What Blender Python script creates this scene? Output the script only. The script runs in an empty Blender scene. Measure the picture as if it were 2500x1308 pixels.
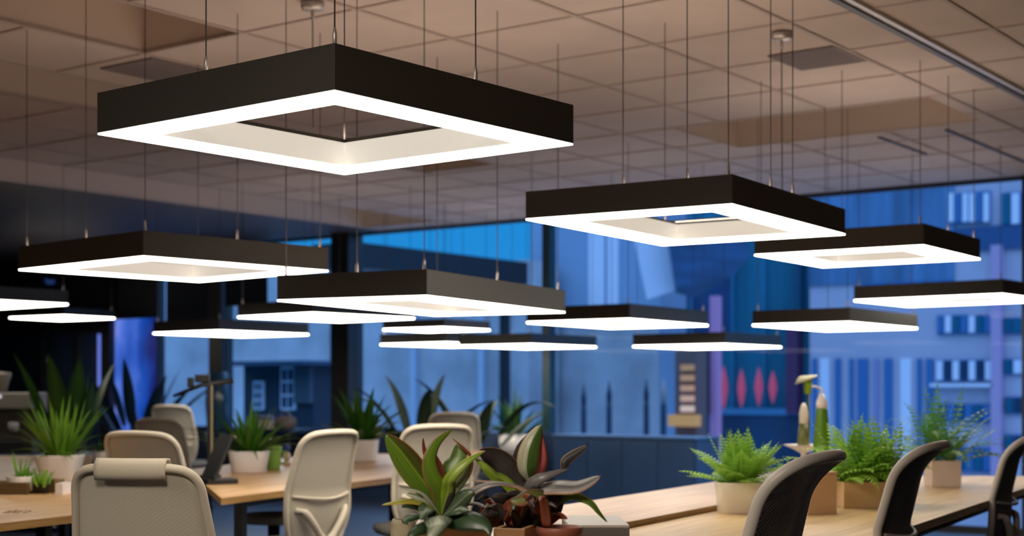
import bpy, math, random
from mathutils import Vector, Matrix
random.seed(7)
S = bpy.context.scene
COL = S.collection

# ------------------------------------------------------------------ camera, world, exposure
TH = math.radians(36.35)           # heading of the camera in the room
CT, ST = math.cos(TH), math.sin(TH)
CZ = 1.27                          # eye height
FPX = 3540.0                       # focal length in pixels of a 2500 wide frame
cam = bpy.data.cameras.new('camera'); camo = bpy.data.objects.new('camera', cam); COL.objects.link(camo)
camo.location = (0, 0, CZ); camo.rotation_euler = (math.pi/2, 0, TH)
cam.sensor_width = 36; cam.lens = FPX*36/2500; cam.shift_y = (950-654)/2500
cam.clip_end = 300
cam.dof.use_dof = True; cam.dof.focus_distance = 4.2; cam.dof.aperture_fstop = 2.8
S.camera = camo
S.view_settings.view_transform = 'Standard'; S.view_settings.look = 'None'
S.view_settings.exposure = 0.0; S.view_settings.gamma = 1; S.view_settings.use_curve_mapping = False

w = bpy.data.worlds.new('dusk_sky'); S.world = w; w.use_nodes = True
nt = w.node_tree; nt.nodes.clear()
o_ = nt.nodes.new('ShaderNodeOutputWorld'); bg = nt.nodes.new('ShaderNodeBackground')
tc = nt.nodes.new('ShaderNodeTexCoord'); sx = nt.nodes.new('ShaderNodeSeparateXYZ'); rp = nt.nodes.new('ShaderNodeValToRGB')
nt.links.new(tc.outputs['Generated'], sx.inputs[0]); nt.links.new(sx.outputs['Z'], rp.inputs[0])
nt.links.new(rp.outputs[0], bg.inputs[0]); nt.links.new(bg.outputs[0], o_.inputs[0])
e = rp.color_ramp.elements
e[0].position = 0.0; e[0].color = (.03, .22, .55, 1)
e[1].position = 0.16; e[1].color = (.005, .24, .62, 1)
x_ = e.new(.45); x_.color = (.44, .88, 1.72, 1)
x_ = e.new(1.0); x_.color = (.60, 1.0, 1.9, 1)
bg.inputs[1].default_value = 1.15

LAMP_E = 10.5      # downlight diffuser
UP_E = 5.8        # unseen glow added on top of each pendant to brighten the ceiling

# added unseen fill lights, standing in for the open plan office behind the camera
def fill_light(name, x, d, z, e_, sz):
    l = bpy.data.lights.new(name, 'AREA'); l.shape = 'SQUARE'; l.size = sz; l.energy = e_; l.color = (1, .90, .76)
    o = bpy.data.objects.new(name, l); COL.objects.link(o); o.location = (x*CT-d*ST, x*ST+d*CT, z)
fill_light('added_fill_rear', -.9, 1.5, 2.75, 78, 1.0)
fill_light('added_fill_side', -4.2, 2.2, 2.75, 48, 1.0)

# ------------------------------------------------------------------ helpers
def W(x, d, z=0):                  # x metres right of the optical axis, d metres ahead -> room coordinates
    return Vector((x*CT - d*ST, x*ST + d*CT, z))
def PX(u, v, d):
    return W((u-1250)/FPX*d, d, CZ + (950-v)/FPX*d)
def XY(u, Y):                      # room X where the sight line of column u crosses the plane at room Y
    k = (u-1250)/FPX; d = Y/(ST*k + CT)
    return (CT*k - ST)*d, d
def ZY(v, d): return CZ + (950-v)/FPX*d

class MB:
    def __init__(s): s.v = []; s.f = []; s.uv = {}
    def add(s, vs, fs):
        n = len(s.v); s.v += [tuple(p) for p in vs]; s.f += [tuple(i+n for i in q) for q in fs]; return n
    def box(s, a, b, M=None):
        (x0, y0, z0), (x1, y1, z1) = a, b
        vs = [Vector(p) for p in ((x0,y0,z0),(x1,y0,z0),(x1,y1,z0),(x0,y1,z0),(x0,y0,z1),(x1,y0,z1),(x1,y1,z1),(x0,y1,z1))]
        if M: vs = [M @ p for p in vs]
        s.add(vs, [(0,3,2,1),(4,5,6,7),(0,1,5,4),(1,2,6,5),(2,3,7,6),(3,0,4,7)]); return s
    def prism(s, poly, z0, z1):
        n = len(poly)
        s.add([(p[0],p[1],z0) for p in poly]+[(p[0],p[1],z1) for p in poly],
              [tuple(range(n-1,-1,-1)), tuple(range(n,2*n))]+[(i,(i+1)%n,n+(i+1)%n,n+i) for i in range(n)]); return s
    def lathe(s, prof, n=24, c=(0,0,0), sq=None):
        base = len(s.v)
        for r, z in prof:
            for i in range(n):
                a = 2*math.pi*i/n; ca, sa = math.cos(a), math.sin(a)
                if sq:
                    k = (abs(ca)**sq+abs(sa)**sq)**(-1/sq); ca *= k; sa *= k
                s.v.append((c[0]+r*ca, c[1]+r*sa, c[2]+z))
        m = len(prof)
        for j in range(m-1):
            for i in range(n):
                a = base+j*n+i; b = base+j*n+(i+1)%n
                s.f.append((a, b, b+n, a+n))
        s.f.append(tuple(base+i for i in range(n-1,-1,-1))); s.f.append(tuple(base+(m-1)*n+i for i in range(n)))
        return s
    def tube(s, pts, r, n=8, closed=False, r2=None):
        pts = [Vector(p) for p in pts]; m = len(pts); base = len(s.v)
        up = Vector((0,0,1)); prevN = None
        for i, p in enumerate(pts):
            t = (pts[(i+1)%m]-pts[i-1]) if closed else (pts[min(i+1,m-1)]-pts[max(i-1,0)])
            t.normalize()
            if prevN is None:
                N = t.cross(up if abs(t.z) < .9 else Vector((1,0,0))).normalized()
            else:
                N = (prevN - t*prevN.dot(t)).normalized()
            prevN = N; B = t.cross(N)
            rr = r[i] if isinstance(r, (list, tuple)) else r
            for k in range(n):
                a = 2*math.pi*k/n
                s.v.append(tuple(p + N*rr*math.cos(a) + B*(r2 or rr)*math.sin(a)))
        for i in range(m if closed else m-1):
            for k in range(n):
                a = base+i*n+k; b = base+i*n+(k+1)%n; c = base+((i+1)%m)*n+(k+1)%n; d = base+((i+1)%m)*n+k
                s.f.append((a,b,c,d))
        if not closed:
            s.f.append(tuple(base+k for k in range(n-1,-1,-1))); s.f.append(tuple(base+(m-1)*n+k for k in range(n)))
        return s
    def grid(s, rows):              # rows of points -> quads
        base = len(s.v); n = len(rows[0])
        for r in rows: s.v += [tuple(p) for p in r]
        for j in range(len(rows)-1):
            for i in range(n-1):
                a = base+j*n+i; s.f.append((a,a+1,a+n+1,a+n))
        return base
    def mesh(s, name, smooth=False):
        m = bpy.data.meshes.new(name); m.from_pydata(s.v, [], s.f); m.validate(); m.update()
        if s.uv:
            l = m.uv_layers.new(name='UVMap')
            for lp in m.loops:
                l.data[lp.index].uv = s.uv.get(lp.vertex_index, (0,0))
        if smooth:
            for p in m.polygons: p.use_smooth = True
        return m
    def build(s, name, mat, parent=None, loc=None, rz=0, smooth=False, bevel=0, solid=0, label=None):
        o = bpy.data.objects.new(name, s.mesh(name, smooth)); COL.objects.link(o)
        if mat: o.data.materials.append(mat)
        if parent: o.parent = parent
        if loc is not None: o.location = loc
        o.rotation_euler.z = rz
        if solid:
            q = o.modifiers.new('thickness', 'SOLIDIFY'); q.thickness = solid; q.offset = 0
        if bevel:
            q = o.modifiers.new('bevel', 'BEVEL'); q.width = bevel; q.segments = 2; q.limit_method = 'ANGLE'; q.angle_limit = .6
        if label: o['label'] = label
        return o
def tag(o, label=None, cat=None, group=None, kind=None):
    if label: o['label'] = label
    if cat: o['category'] = cat
    if group: o['group'] = group
    if kind: o['kind'] = kind
    return o
def empty(name, loc, rz, label, cat, group=None):
    o = bpy.data.objects.new(name, None); COL.objects.link(o); o.empty_display_size = .1
    o.location = loc; o.rotation_euler.z = rz
    return tag(o, label, cat, group)
def struct(o): o['kind'] = 'structure'; return o
def copy_tree(o, parent=None):
    c = o.copy(); COL.objects.link(c)
    if parent: c.parent = parent
    for ch in list(o.children): copy_tree(ch, c)
    return c
def crom(pts, n=8, closed=False):
    P = [Vector(p) for p in pts]; m = len(P); out = []
    for i in range(m if closed else m-1):
        if closed: a,b,c,d = P[i-1],P[i],P[(i+1)%m],P[(i+2)%m]
        else: a,b,c,d = P[max(i-1,0)],P[i],P[i+1],P[min(i+2,m-1)]
        for k in range(n):
            t = k/n
            out.append(.5*((2*b)+(-a+c)*t+(2*a-5*b+4*c-d)*t*t+(-a+3*b-3*c+d)*t**3))
    if not closed: out.append(P[-1])
    return out

# ------------------------------------------------------------------ materials
MATS = {}
def mat(name, col, rough=.6, metal=0, emit=None, es=0, spec=.5, bump=None, noise=None):
    if name in MATS: return MATS[name]
    m = bpy.data.materials.new(name); m.use_nodes = True; MATS[name] = m
    t = m.node_tree; b = t.nodes['Principled BSDF']
    b.inputs['Base Color'].default_value = (*col, 1); b.inputs['Roughness'].default_value = rough
    b.inputs['Metallic'].default_value = metal; b.inputs['Specular IOR Level'].default_value = spec
    if emit: b.inputs['Emission Color'].default_value = (*emit, 1); b.inputs['Emission Strength'].default_value = es
    if noise or bump:
        tcn = t.nodes.new('ShaderNodeTexCoord'); nz = t.nodes.new('ShaderNodeTexNoise'); mp = t.nodes.new('ShaderNodeMapping')
        t.links.new(tcn.outputs['Object'], mp.inputs[0]); t.links.new(mp.outputs[0], nz.inputs[0])
        nz.inputs['Scale'].default_value = (noise or bump)[0]; nz.inputs['Detail'].default_value = 5
        if noise:
            mp.inputs['Scale'].default_value = noise[2] if len(noise) > 2 else (1,1,1)
            r = t.nodes.new('ShaderNodeValToRGB'); t.links.new(nz.outputs['Fac'], r.inputs[0]); t.links.new(r.outputs[0], b.inputs['Base Color'])
            r.color_ramp.elements[0].position = .35; r.color_ramp.elements[0].color = (*[c*noise[1] for c in col], 1)
            r.color_ramp.elements[1].position = .65; r.color_ramp.elements[1].color = (*col, 1)
        if bump:
            bp = t.nodes.new('ShaderNodeBump'); bp.inputs['Strength'].default_value = bump[1]; bp.inputs['Distance'].default_value = .002
            t.links.new(nz.outputs['Fac'], bp.inputs['Height']); t.links.new(bp.outputs[0], b.inputs['Normal'])
    return m
def wood(name, c1, c2, scale=1.0, rough=.38, axis='X'):
    if name in MATS: return MATS[name]
    m = bpy.data.materials.new(name); m.use_nodes = True; MATS[name] = m
    t = m.node_tree; b = t.nodes['Principled BSDF']; b.inputs['Roughness'].default_value = rough
    tcn = t.nodes.new('ShaderNodeTexCoord'); mp = t.nodes.new('ShaderNodeMapping'); nz = t.nodes.new('ShaderNodeTexNoise')
    mp.inputs['Scale'].default_value = (.7*scale, 9*scale, 9*scale) if axis == 'X' else (9*scale, 9*scale, .7*scale)
    t.links.new(tcn.outputs['Object'], mp.inputs[0]); t.links.new(mp.outputs[0], nz.inputs[0])
    nz.inputs['Scale'].default_value = 2.2; nz.inputs['Detail'].default_value = 7; nz.inputs['Distortion'].default_value = .6
    r = t.nodes.new('ShaderNodeValToRGB'); t.links.new(nz.outputs['Fac'], r.inputs[0])
    r.color_ramp.elements[0].position = .35; r.color_ramp.elements[0].color = (*c1, 1)
    r.color_ramp.elements[1].position = .62; r.color_ramp.elements[1].color = (*c2, 1)
    br = t.nodes.new('ShaderNodeTexBrick'); t.links.new(tcn.outputs['Object'], br.inputs[0])
    br.inputs['Scale'].default_value = 1; br.inputs['Brick Width'].default_value = 1.4; br.inputs['Row Height'].default_value = .14
    br.inputs['Mortar Size'].default_value = .0015; br.inputs['Color1'].default_value = (.9,.9,.9,1); br.inputs['Color2'].default_value = (1.06,1.02,1,1)
    br.inputs['Mortar'].default_value = (.55,.5,.45,1)
    mx = t.nodes.new('ShaderNodeMix'); mx.data_type = 'RGBA'; mx.blend_type = 'MULTIPLY'; mx.inputs[0].default_value = 1
    t.links.new(r.outputs[0], mx.inputs[6]); t.links.new(br.outputs[0], mx.inputs[7]); t.links.new(mx.outputs[2], b.inputs['Base Color'])
    return m
def glass_mat(name, tint=(.96,.98,1), gl=.08):
    m = bpy.data.materials.new(name); m.use_nodes = True; MATS[name] = m
    t = m.node_tree; t.nodes.clear()
    o = t.nodes.new('ShaderNodeOutputMaterial'); tr = t.nodes.new('ShaderNodeBsdfTransparent'); g = t.nodes.new('ShaderNodeBsdfGlossy')
    mx = t.nodes.new('ShaderNodeMixShader'); fr = t.nodes.new('ShaderNodeFresnel'); fr.inputs[0].default_value = 1.1
    tr.inputs[0].default_value = (*tint, 1); g.inputs[1].default_value = .02
    t.links.new(fr.outputs[0], mx.inputs[0]); t.links.new(tr.outputs[0], mx.inputs[1]); t.links.new(g.outputs[0], mx.inputs[2]); t.links.new(mx.outputs[0], o.inputs[0])
    return m
def mesh_fabric(name, col, alpha=.85, stripe=True, bs=.4):
    if name in MATS: return MATS[name]
    m = bpy.data.materials.new(name); m.use_nodes = True; MATS[name] = m
    t = m.node_tree; b = t.nodes['Principled BSDF']; b.inputs['Base Color'].default_value = (*col, 1); b.inputs['Roughness'].default_value = .8
    tcn = t.nodes.new('ShaderNodeTexCoord'); wv = t.nodes.new('ShaderNodeTexWave'); mp = t.nodes.new('ShaderNodeMapping')
    mp.inputs['Rotation'].default_value = (0, .6, 0)
    wv.wave_type = 'BANDS'; wv.bands_direction = 'Z'; wv.inputs['Scale'].default_value = 30; wv.inputs['Distortion'].default_value = 0
    t.links.new(tcn.outputs['Object'], mp.inputs[0]); t.links.new(mp.outputs[0], wv.inputs[0])
    mr = t.nodes.new('ShaderNodeMapRange'); mr.inputs[3].default_value = alpha-.12 if stripe else alpha; mr.inputs[4].default_value = min(1, alpha+.12) if stripe else alpha
    t.links.new(wv.outputs['Fac'], mr.inputs[0]); t.links.new(mr.outputs[0], b.inputs['Alpha'])
    bp = t.nodes.new('ShaderNodeBump'); bp.inputs['Strength'].default_value = bs; bp.inputs['Distance'].default_value = .002
    t.links.new(wv.outputs['Fac'], bp.inputs['Height']); t.links.new(bp.outputs[0], b.inputs['Normal'])
    if stripe:
        r = t.nodes.new('ShaderNodeValToRGB'); t.links.new(wv.outputs['Fac'], r.inputs[0]); t.links.new(r.outputs[0], b.inputs['Base Color'])
        r.color_ramp.elements[0].position = .3; r.color_ramp.elements[0].color = (*[c*.3 for c in col], 1)
        r.color_ramp.elements[1].position = .7; r.color_ramp.elements[1].color = (*[c*1.9 for c in col], 1)
    return m
def leaf_mat(name, stops, rough=.35, noise=.35, trans=.3):
    stops = [(p, tuple(min(.85, c*1.2) for c in q)) for p, q in stops]
    """stops: list of (position across the blade 0..1, colour)"""
    if name in MATS: return MATS[name]
    m = bpy.data.materials.new(name); m.use_nodes = True; MATS[name] = m
    t = m.node_tree; b = t.nodes['Principled BSDF']; b.inputs['Roughness'].default_value = rough
    uv = t.nodes.new('ShaderNodeUVMap'); uv.uv_map = 'UVMap'; sp = t.nodes.new('ShaderNodeSeparateXYZ'); t.links.new(uv.outputs[0], sp.inputs[0])
    mp = t.nodes.new('ShaderNodeMapping'); mp.inputs['Scale'].default_value = (16, 1.2, 1); t.links.new(uv.outputs[0], mp.inputs[0])
    nz = t.nodes.new('ShaderNodeTexNoise'); nz.inputs['Scale'].default_value = 2; nz.inputs['Detail'].default_value = 4; t.links.new(mp.outputs[0], nz.inputs[0])
    r = t.nodes.new('ShaderNodeValToRGB'); t.links.new(sp.outputs[0], r.inputs[0])
    el = r.color_ramp.elements
    el[0].position = stops[0][0]; el[0].color = (*stops[0][1], 1); el[1].position = stops[-1][0]; el[1].color = (*stops[-1][1], 1)
    for p, c in stops[1:-1]: q = el.new(p); q.color = (*c, 1)
    mr = t.nodes.new('ShaderNodeMapRange'); mr.inputs[1].default_value = .3; mr.inputs[2].default_value = .7; mr.inputs[3].default_value = 1-noise; mr.inputs[4].default_value = 1.15
    t.links.new(nz.outputs['Fac'], mr.inputs[0])
    vm = t.nodes.new('ShaderNodeVectorMath'); vm.operation = 'SCALE'; t.links.new(r.outputs[0], vm.inputs[0]); t.links.new(mr.outputs[0], vm.inputs['Scale'])
    t.links.new(vm.outputs[0], b.inputs['Base Color'])
    tl = t.nodes.new('ShaderNodeBsdfTranslucent'); t.links.new(vm.outputs[0], tl.inputs[0])
    mx = t.nodes.new('ShaderNodeMixShader'); mx.inputs[0].default_value = trans
    t.links.new(b.outputs[0], mx.inputs[1]); t.links.new(tl.outputs[0], mx.inputs[2]); t.links.new(mx.outputs[0], t.nodes['Material Output'].inputs[0])
    return m

M_ceil = mat('ceiling_tile', (.60,.50,.45), .9, noise=(3,.93))
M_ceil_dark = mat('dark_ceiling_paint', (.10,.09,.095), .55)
M_rec = mat('recess_panel', (.66,.54,.46), .85)
M_bar = mat('ceiling_bar', (.47,.385,.345), .7)
M_bar_dark = mat('dark_ceiling_bar', (.08,.075,.08), .5)
M_vent = mat('vent_panel', (.20,.16,.16), .7)
M_floor = mat('dark_floor', (.016,.026,.055), .38, noise=(4,.7))
M_dark = mat('dark_wall_paint', (.018,.018,.022), .6)
M_navy = mat('navy_panel', (.010,.026,.06), .4)
M_navy2 = mat('navy_panel_lighter', (.022,.04,.09), .4)
M_black = mat('black_frame', (.012,.012,.014), .4)
M_lampb = mat('lamp_black_metal', (.042,.035,.028), .5)
M_brown = mat('mullion_brown', (.018,.015,.014), .5)
M_diff = mat('lamp_diffuser', (.9,.9,.88), .4, emit=(1,.93,.80), es=LAMP_E)
M_up = mat('added_uplight', (.9,.9,.88), .4, emit=(1,.80,.64), es=UP_E)
M_upfar = mat('added_uplight_dim', (.9,.9,.88), .4, emit=(1,.80,.62), es=UP_E*.42)
M_inner = mat('lamp_inner_acrylic', (.85,.82,.76), .5, emit=(1,.93,.82), es=.42)
M_cable = mat('cable_steel', (.05,.045,.045), .4, metal=.3)
M_canopy = mat('canopy_metal', (.55,.5,.47), .35, metal=.6)
M_wood = wood('oak_desktop', (.50,.29,.13), (.66,.42,.21))
M_woodp = wood('pale_desktop', (.55,.40,.28), (.68,.50,.36))
M_woodr = wood('honey_desktop', (.60,.40,.19), (.74,.53,.28))
M_edge = wood('desktop_edge', (.30,.16,.05), (.42,.24,.08), 2)
M_planter = wood('planter_oak', (.45,.25,.11), (.60,.36,.18), 3)
M_crate = wood('crate_brown', (.16,.10,.025), (.26,.17,.05), 3)
M_beige = mat('chair_beige_shell', (.60,.52,.41), .5, bump=(300,.15))
M_beigel = mat('chair_beige_fabric', (.62,.54,.42), .75, bump=(400,.25))
M_grey = mat('chair_grey_shell', (.50,.45,.40), .4)
M_meshb = mesh_fabric('chair_beige_mesh', (.52,.46,.37), .90, False, .15)
M_meshg = mesh_fabric('chair_striped_mesh', (.22,.19,.18), .93, True)
M_seat = mat('seat_fabric', (.12,.11,.10), .85)
M_white = mat('white_ceramic', (.86,.80,.78), .35)
M_cream = mat('cream_ceramic', (.88,.80,.67), .4)
M_soil = mat('soil', (.03,.018,.01), .95)
M_terra = mat('terracotta', (.25,.075,.045), .5)
M_card = mat('tan_card_box', (.70,.45,.25), .7)
M_pinkbox = mat('pale_pink_planter', (.78,.60,.52), .5)
M_stone = mat('stone_pot', (.30,.26,.17), .85, noise=(25,.55), bump=None)
M_lime = mat('lime_plastic', (.25,.48,.08), .4)
M_window_glow = None

# foliage materials
GREEN = leaf_mat('fresh_green_leaf', [(0,(.10,.26,.02)),(.5,(.22,.42,.04)),(1,(.08,.22,.02))])
GREEN2 = leaf_mat('bright_green_leaf', [(0,(.14,.36,.03)),(.5,(.32,.55,.08)),(1,(.12,.32,.03))])
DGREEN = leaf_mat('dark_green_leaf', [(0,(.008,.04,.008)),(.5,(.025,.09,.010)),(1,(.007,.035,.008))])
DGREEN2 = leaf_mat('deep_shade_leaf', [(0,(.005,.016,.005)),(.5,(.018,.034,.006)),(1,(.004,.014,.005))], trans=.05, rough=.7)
BLUEG = leaf_mat('blue_lit_leaf', [(0,(.004,.015,.03)),(.5,(.008,.025,.04)),(1,(.004,.015,.03))])  # blue light and silhouette darkness put into the leaf colour

# ------------------------------------------------------------------ room shell
HC = CZ + 1.85                      # ceiling height
K = 1.1935
YW = 12.72                          # window plane
XL, XR, YR = -24.0, 3.0, -5.0
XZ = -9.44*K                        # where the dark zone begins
RECS = [(-5.33*K, -4.67*K, -2.0, 4.38*K), (-6.65*K, -5.99*K, 0.5, 8.0*K), (-9.40*K, -8.45*K, 0.5, YW-.35), (-4.35*K, -2.78*K, 7.49*K, 8.36*K)]
def build_ceiling():
    xs = sorted(set([XZ, XR] + [r[0] for r in RECS] + [r[1] for r in RECS]))
    ys = sorted(set([YR, YW] + [r[2] for r in RECS] + [r[3] for r in RECS]))
    xs = [x for x in xs if x >= XZ-1e-6]
    m = MB()
    for i in range(len(xs)-1):
        for j in range(len(ys)-1):
            cx, cy = (xs[i]+xs[i+1])/2, (ys[j]+ys[j+1])/2
            if any(r[0] < cx < r[1] and r[2] < cy < r[3] for r in RECS): continue
            m.box((xs[i], ys[j], HC), (xs[i+1], ys[j+1], HC+.02))
    struct(m.build('ceiling', M_ceil))
    m = MB()
    for a, b, c, d in RECS:
        h = HC+.34; t = .02
        m.box((a-t, c-t, HC+.021), (a, d+t, h)); m.box((b, c-t, HC+.021), (b+t, d+t, h))
        m.box((a, c-t, HC+.021), (b, c, h)); m.box((a, d, HC+.021), (b, d+t, h)); m.box((a-t, c-t, h), (b+t, d+t, h+.02))
    struct(m.build('trim_1', M_rec))
    # T bars
    m = MB(); m2 = MB()
    def bar(mm, x0, x1, y0, y1, h=.008):
        segs = [(x0, x1, y0, y1)]
        for a, b, c, d in RECS:
            out = []
            for (p, q, r, s_) in segs:
                if q <= a+.03 or p >= b-.03 or s_ <= c+.03 or r >= d-.03: out.append((p, q, r, s_)); continue
                if q-p > s_-r:
                    if p < a: out.append((p, a, r, s_))
                    if q > b: out.append((b, q, r, s_))
                else:
                    if r < c: out.append((p, q, r, c))
                    if s_ > d: out.append((p, q, d, s_))
            segs = out
        for p, q, r, s_ in segs: mm.box((p, r, HC-h), (q, s_, HC+.001))
    xg = [-2.03*K, -2.69*K, -3.35*K, -4.01*K, -4.67*K, -5.33*K, -5.99*K, -6.65*K, -7.3*K, -7.97*K, -8.45*K]
    for x in xg: bar(m, x-.012, x+.012, YR, YW-.1)
    yg = [4.38*K + (i-8)*.62*K for i in range(18)]
    for y in yg:
        if y < YW-.4: bar(m, XZ, XR, y-.011, y+.011, .007)
    struct(m.build('trim_2', M_bar))
    bar(m2, -2.37*K, -2.34*K, YR, YW-.1, .03); bar(m2, -3.04*K-.012, -3.04*K+.012, 8.5*K, 10.2*K, .012)
    bar(m2, -3.46*K-.01, -3.46*K+.01, 8.5*K, 9.3*K, .012)
    struct(m2.build('trim_3', M_bar_dark))
    struct(MB().box((-2.34*K, YR, HC-.02), (-2.31*K, YW-.1, HC)).build('trim_4', M_canopy))
    # dark zone ceiling, a touch lower band at the wall
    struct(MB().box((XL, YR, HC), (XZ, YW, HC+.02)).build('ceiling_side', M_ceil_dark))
    # vents
    v = empty('ceiling_vent', (-2.865*K, 6.3*K, HC), 0, 'grey square vent panel in the ceiling at right, beyond the small round canopy', 'vent')
    MB().box((-.17*K,-.18*K,-.012), (.17*K,.18*K,-.0005)).build('panel', M_vent, v, bevel=.004)
    mm = MB()
    for i in range(7): mm.box((-.15*K, (-.15+i*.05)*K-.004, -.016), (.15*K, (-.15+i*.05)*K+.004, -.0125))
    mm.build('slat', M_vent, v)
    v = empty('ceiling_vent', (-5.55*K, 4.75*K, HC), 0, 'dark ceiling tile beside the recess at left, above the largest pendant', 'vent')
    MB().box((-.19*K,-.30*K,-.012), (.19*K,.30*K,-.0005)).build('panel', M_vent, v, bevel=.004)
build_ceiling()
struct(MB().box((XL, YR, -.05), (XR, YW+.1, 0)).build('floor', M_floor))
M_wallw = mat('side_wall_paint', (.35,.31,.28), .8)
struct(MB().box((XL, YR-.15, 0), (XR, YR, HC)).build('wall_rear', M_wallw))
struct(MB().box((XR, YR, 0), (XR+.15, YW+.1, HC)).build('wall_right', M_wallw))
struct(MB().box((XL-.15, YR, 0), (XL, YW+.1, HC)).build('wall_left', M_dark))

# window wall
X385, X515, X550, X820, X865 = [XY(u, YW)[0] for u in (385, 518, 549, 822, 864)]
X1325, X1345 = XY(1326, YW)[0], XY(1344, YW)[0]
XE = XY(2497, YW)[0]
struct(MB().box((XL, YW, 0), (X385, YW+.12, HC)).build('wall_back', M_dark))
def tr(name, x0, x1, y0, y1, z0, z1, m=M_brown): return struct(MB().box((x0,y0,z0),(x1,y1,z1)).build(name, m))
tr('trim_5', X515, X550, YW-.06, YW+.14, 0, HC)
tr('trim_6', X820, X865, YW-.10, YW+.16, 0, HC)
tr('trim_7', X1325, X1345, YW-.02, YW+.10, 0, HC, mat('teal_mullion', (.006,.03,.045), .4))
tr('trim_8', XE, XE+.25, YW-.03, YW+.14, 0, HC, M_black)
tr('trim_9', X385, XE, YW, YW+.08, HC-.035, HC-.001, M_black)
tr('trim_10', X385, XE, YW, YW+.08, 0, .06, M_black)
struct(MB().box((XE+.25, YW, 0), (XR, YW+.12, HC)).build('wall_window_side', M_wallw))
M_glass = glass_mat('window_glass')
for i, (a, b) in enumerate(((X385, X515), (X550, X820), (X865, X1325), (X1345, XE))):
    struct(MB().box((a, YW+.03, .06), (b, YW+.04, HC-.035)).build('window_%d' % (i+1), M_glass))
# low sill wall under the panes
XS = XY(1700, YW)[0]
struct(MB().box((X385, YW-.22, 0), (XS, YW-.001, .80)).build('wall_sill', mat('sill_navy', (.012,.03,.08), .6, noise=(2,.75))))
# roller blinds
def blind(u0, u1, vb, label, m):
    a, d0 = XY(u0, YW-.03); b, d1 = XY(u1, YW-.03)
    e_ = empty('roller_blind', ((a+b)/2, YW-.04, HC-.04), 0, label, 'blind')
    hw = (b-a)/2; zb = ZY(vb, (d0+d1)/2)-(HC-.04)
    MB().box((-hw, -.004, zb), (hw, 0, -.03)).build('fabric', m, e_)
    MB().tube([(-hw, -.002, -.02), (hw, -.002, -.02)], .02).build('roller', M_black, e_)
    MB().box((-hw, -.01, zb-.02), (hw, .006, zb)).build('bottom_bar', M_black, e_)
M_blind = mat('blind_fabric', (.03,.036,.055), .9)
blind(408, 515, 800, 'dark blue grey roller blind on the narrow pane left of the slim post', M_blind)
blind(552, 655, 742, 'dark blue grey roller blind right of the slim post', M_blind)

# dark back zone: panelling, posts, light strip, glowing window stand-in
def back_box(name, u0, u1, v0, v1, th, m, label=None, cat=None, group=None, y=YW, st=False):
    a, d0 = XY(u0, y-th); b, d1 = XY(u1, y-th); d = (d0+d1)/2
    z0, z1 = max(0.0, ZY(v1, d)), ZY(v0, d)
    o = MB().box((-(b-a)/2, -th, 0), ((b-a)/2, -.001, z1-z0)).build(name, m, loc=((a+b)/2, y, z0))
    if st: struct(o)
    else: tag(o, label, cat, group)
    return o
back_box('trim_11', -60, 94, 812, 1230, .04, M_navy, st=True)
back_box('trim_12', 100, 128, 812, 1230, .04, M_navy, st=True)
back_box('trim_13', 128, 178, 812, 1230, .045, M_navy2, st=True)
back_box('trim_14', 186, 242, 812, 1230, .045, M_navy2, st=True)
back_box('trim_15', 94, 99, 640, 1230, .10, M_black, st=True)
back_box('trim_16', 178, 185, 800, 1230, .10, M_black, st=True)
back_box('trim_17', 246, 268, 620, 1230, .14, M_black, st=True)
M_lav = mat('lavender_light', (.2,.2,.4), .5, emit=(.10,.16,.62), es=1.0)
back_box('light_strip', 238, 244, 815, 972, .06, M_lav, 'thin lavender blue vertical light strip on the dark back wall', 'light')
# glowing panel added in place of a window pane with purple light outside
def window_glow_mat():
    m = bpy.data.materials.new('blue_window_glow'); m.use_nodes = True; t = m.node_tree; b = t.nodes['Principled BSDF']
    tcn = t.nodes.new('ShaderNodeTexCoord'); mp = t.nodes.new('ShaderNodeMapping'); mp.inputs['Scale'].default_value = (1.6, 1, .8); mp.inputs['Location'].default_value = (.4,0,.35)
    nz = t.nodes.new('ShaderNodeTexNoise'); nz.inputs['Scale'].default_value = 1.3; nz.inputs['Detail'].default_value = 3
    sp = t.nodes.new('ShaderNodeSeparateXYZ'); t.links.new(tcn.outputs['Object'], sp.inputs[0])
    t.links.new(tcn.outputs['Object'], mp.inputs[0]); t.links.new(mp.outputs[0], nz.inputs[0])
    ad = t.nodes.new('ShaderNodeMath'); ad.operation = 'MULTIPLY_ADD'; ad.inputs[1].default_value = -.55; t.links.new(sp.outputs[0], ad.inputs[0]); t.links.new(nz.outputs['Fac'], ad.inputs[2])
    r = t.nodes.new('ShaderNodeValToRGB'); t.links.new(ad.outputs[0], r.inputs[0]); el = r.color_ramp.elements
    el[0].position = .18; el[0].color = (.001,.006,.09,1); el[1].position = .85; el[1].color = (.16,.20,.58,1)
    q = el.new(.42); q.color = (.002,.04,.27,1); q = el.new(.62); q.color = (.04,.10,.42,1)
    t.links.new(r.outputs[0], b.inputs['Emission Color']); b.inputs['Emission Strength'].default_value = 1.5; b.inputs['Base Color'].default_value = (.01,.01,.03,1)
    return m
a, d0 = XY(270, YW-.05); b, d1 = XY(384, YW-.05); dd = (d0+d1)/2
glow_panel = empty('window_glow_panel', ((a+b)/2, YW, ZY(1060, dd)), 0, 'tall panel glowing deep blue and lavender, standing in for a lit window view', 'glowing panel')
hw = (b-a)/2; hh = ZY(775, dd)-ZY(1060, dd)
MB().box((-hw, -.05, 0), (hw, -.001, hh)).build('frame', M_black, glow_panel)
MB().box((-hw+.015, -.056, .015), (hw-.015, -.0505, hh-.015)).build('window_glow_face', window_glow_mat(), glow_panel)  # emission stands for the purple lit view through a pane

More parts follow.
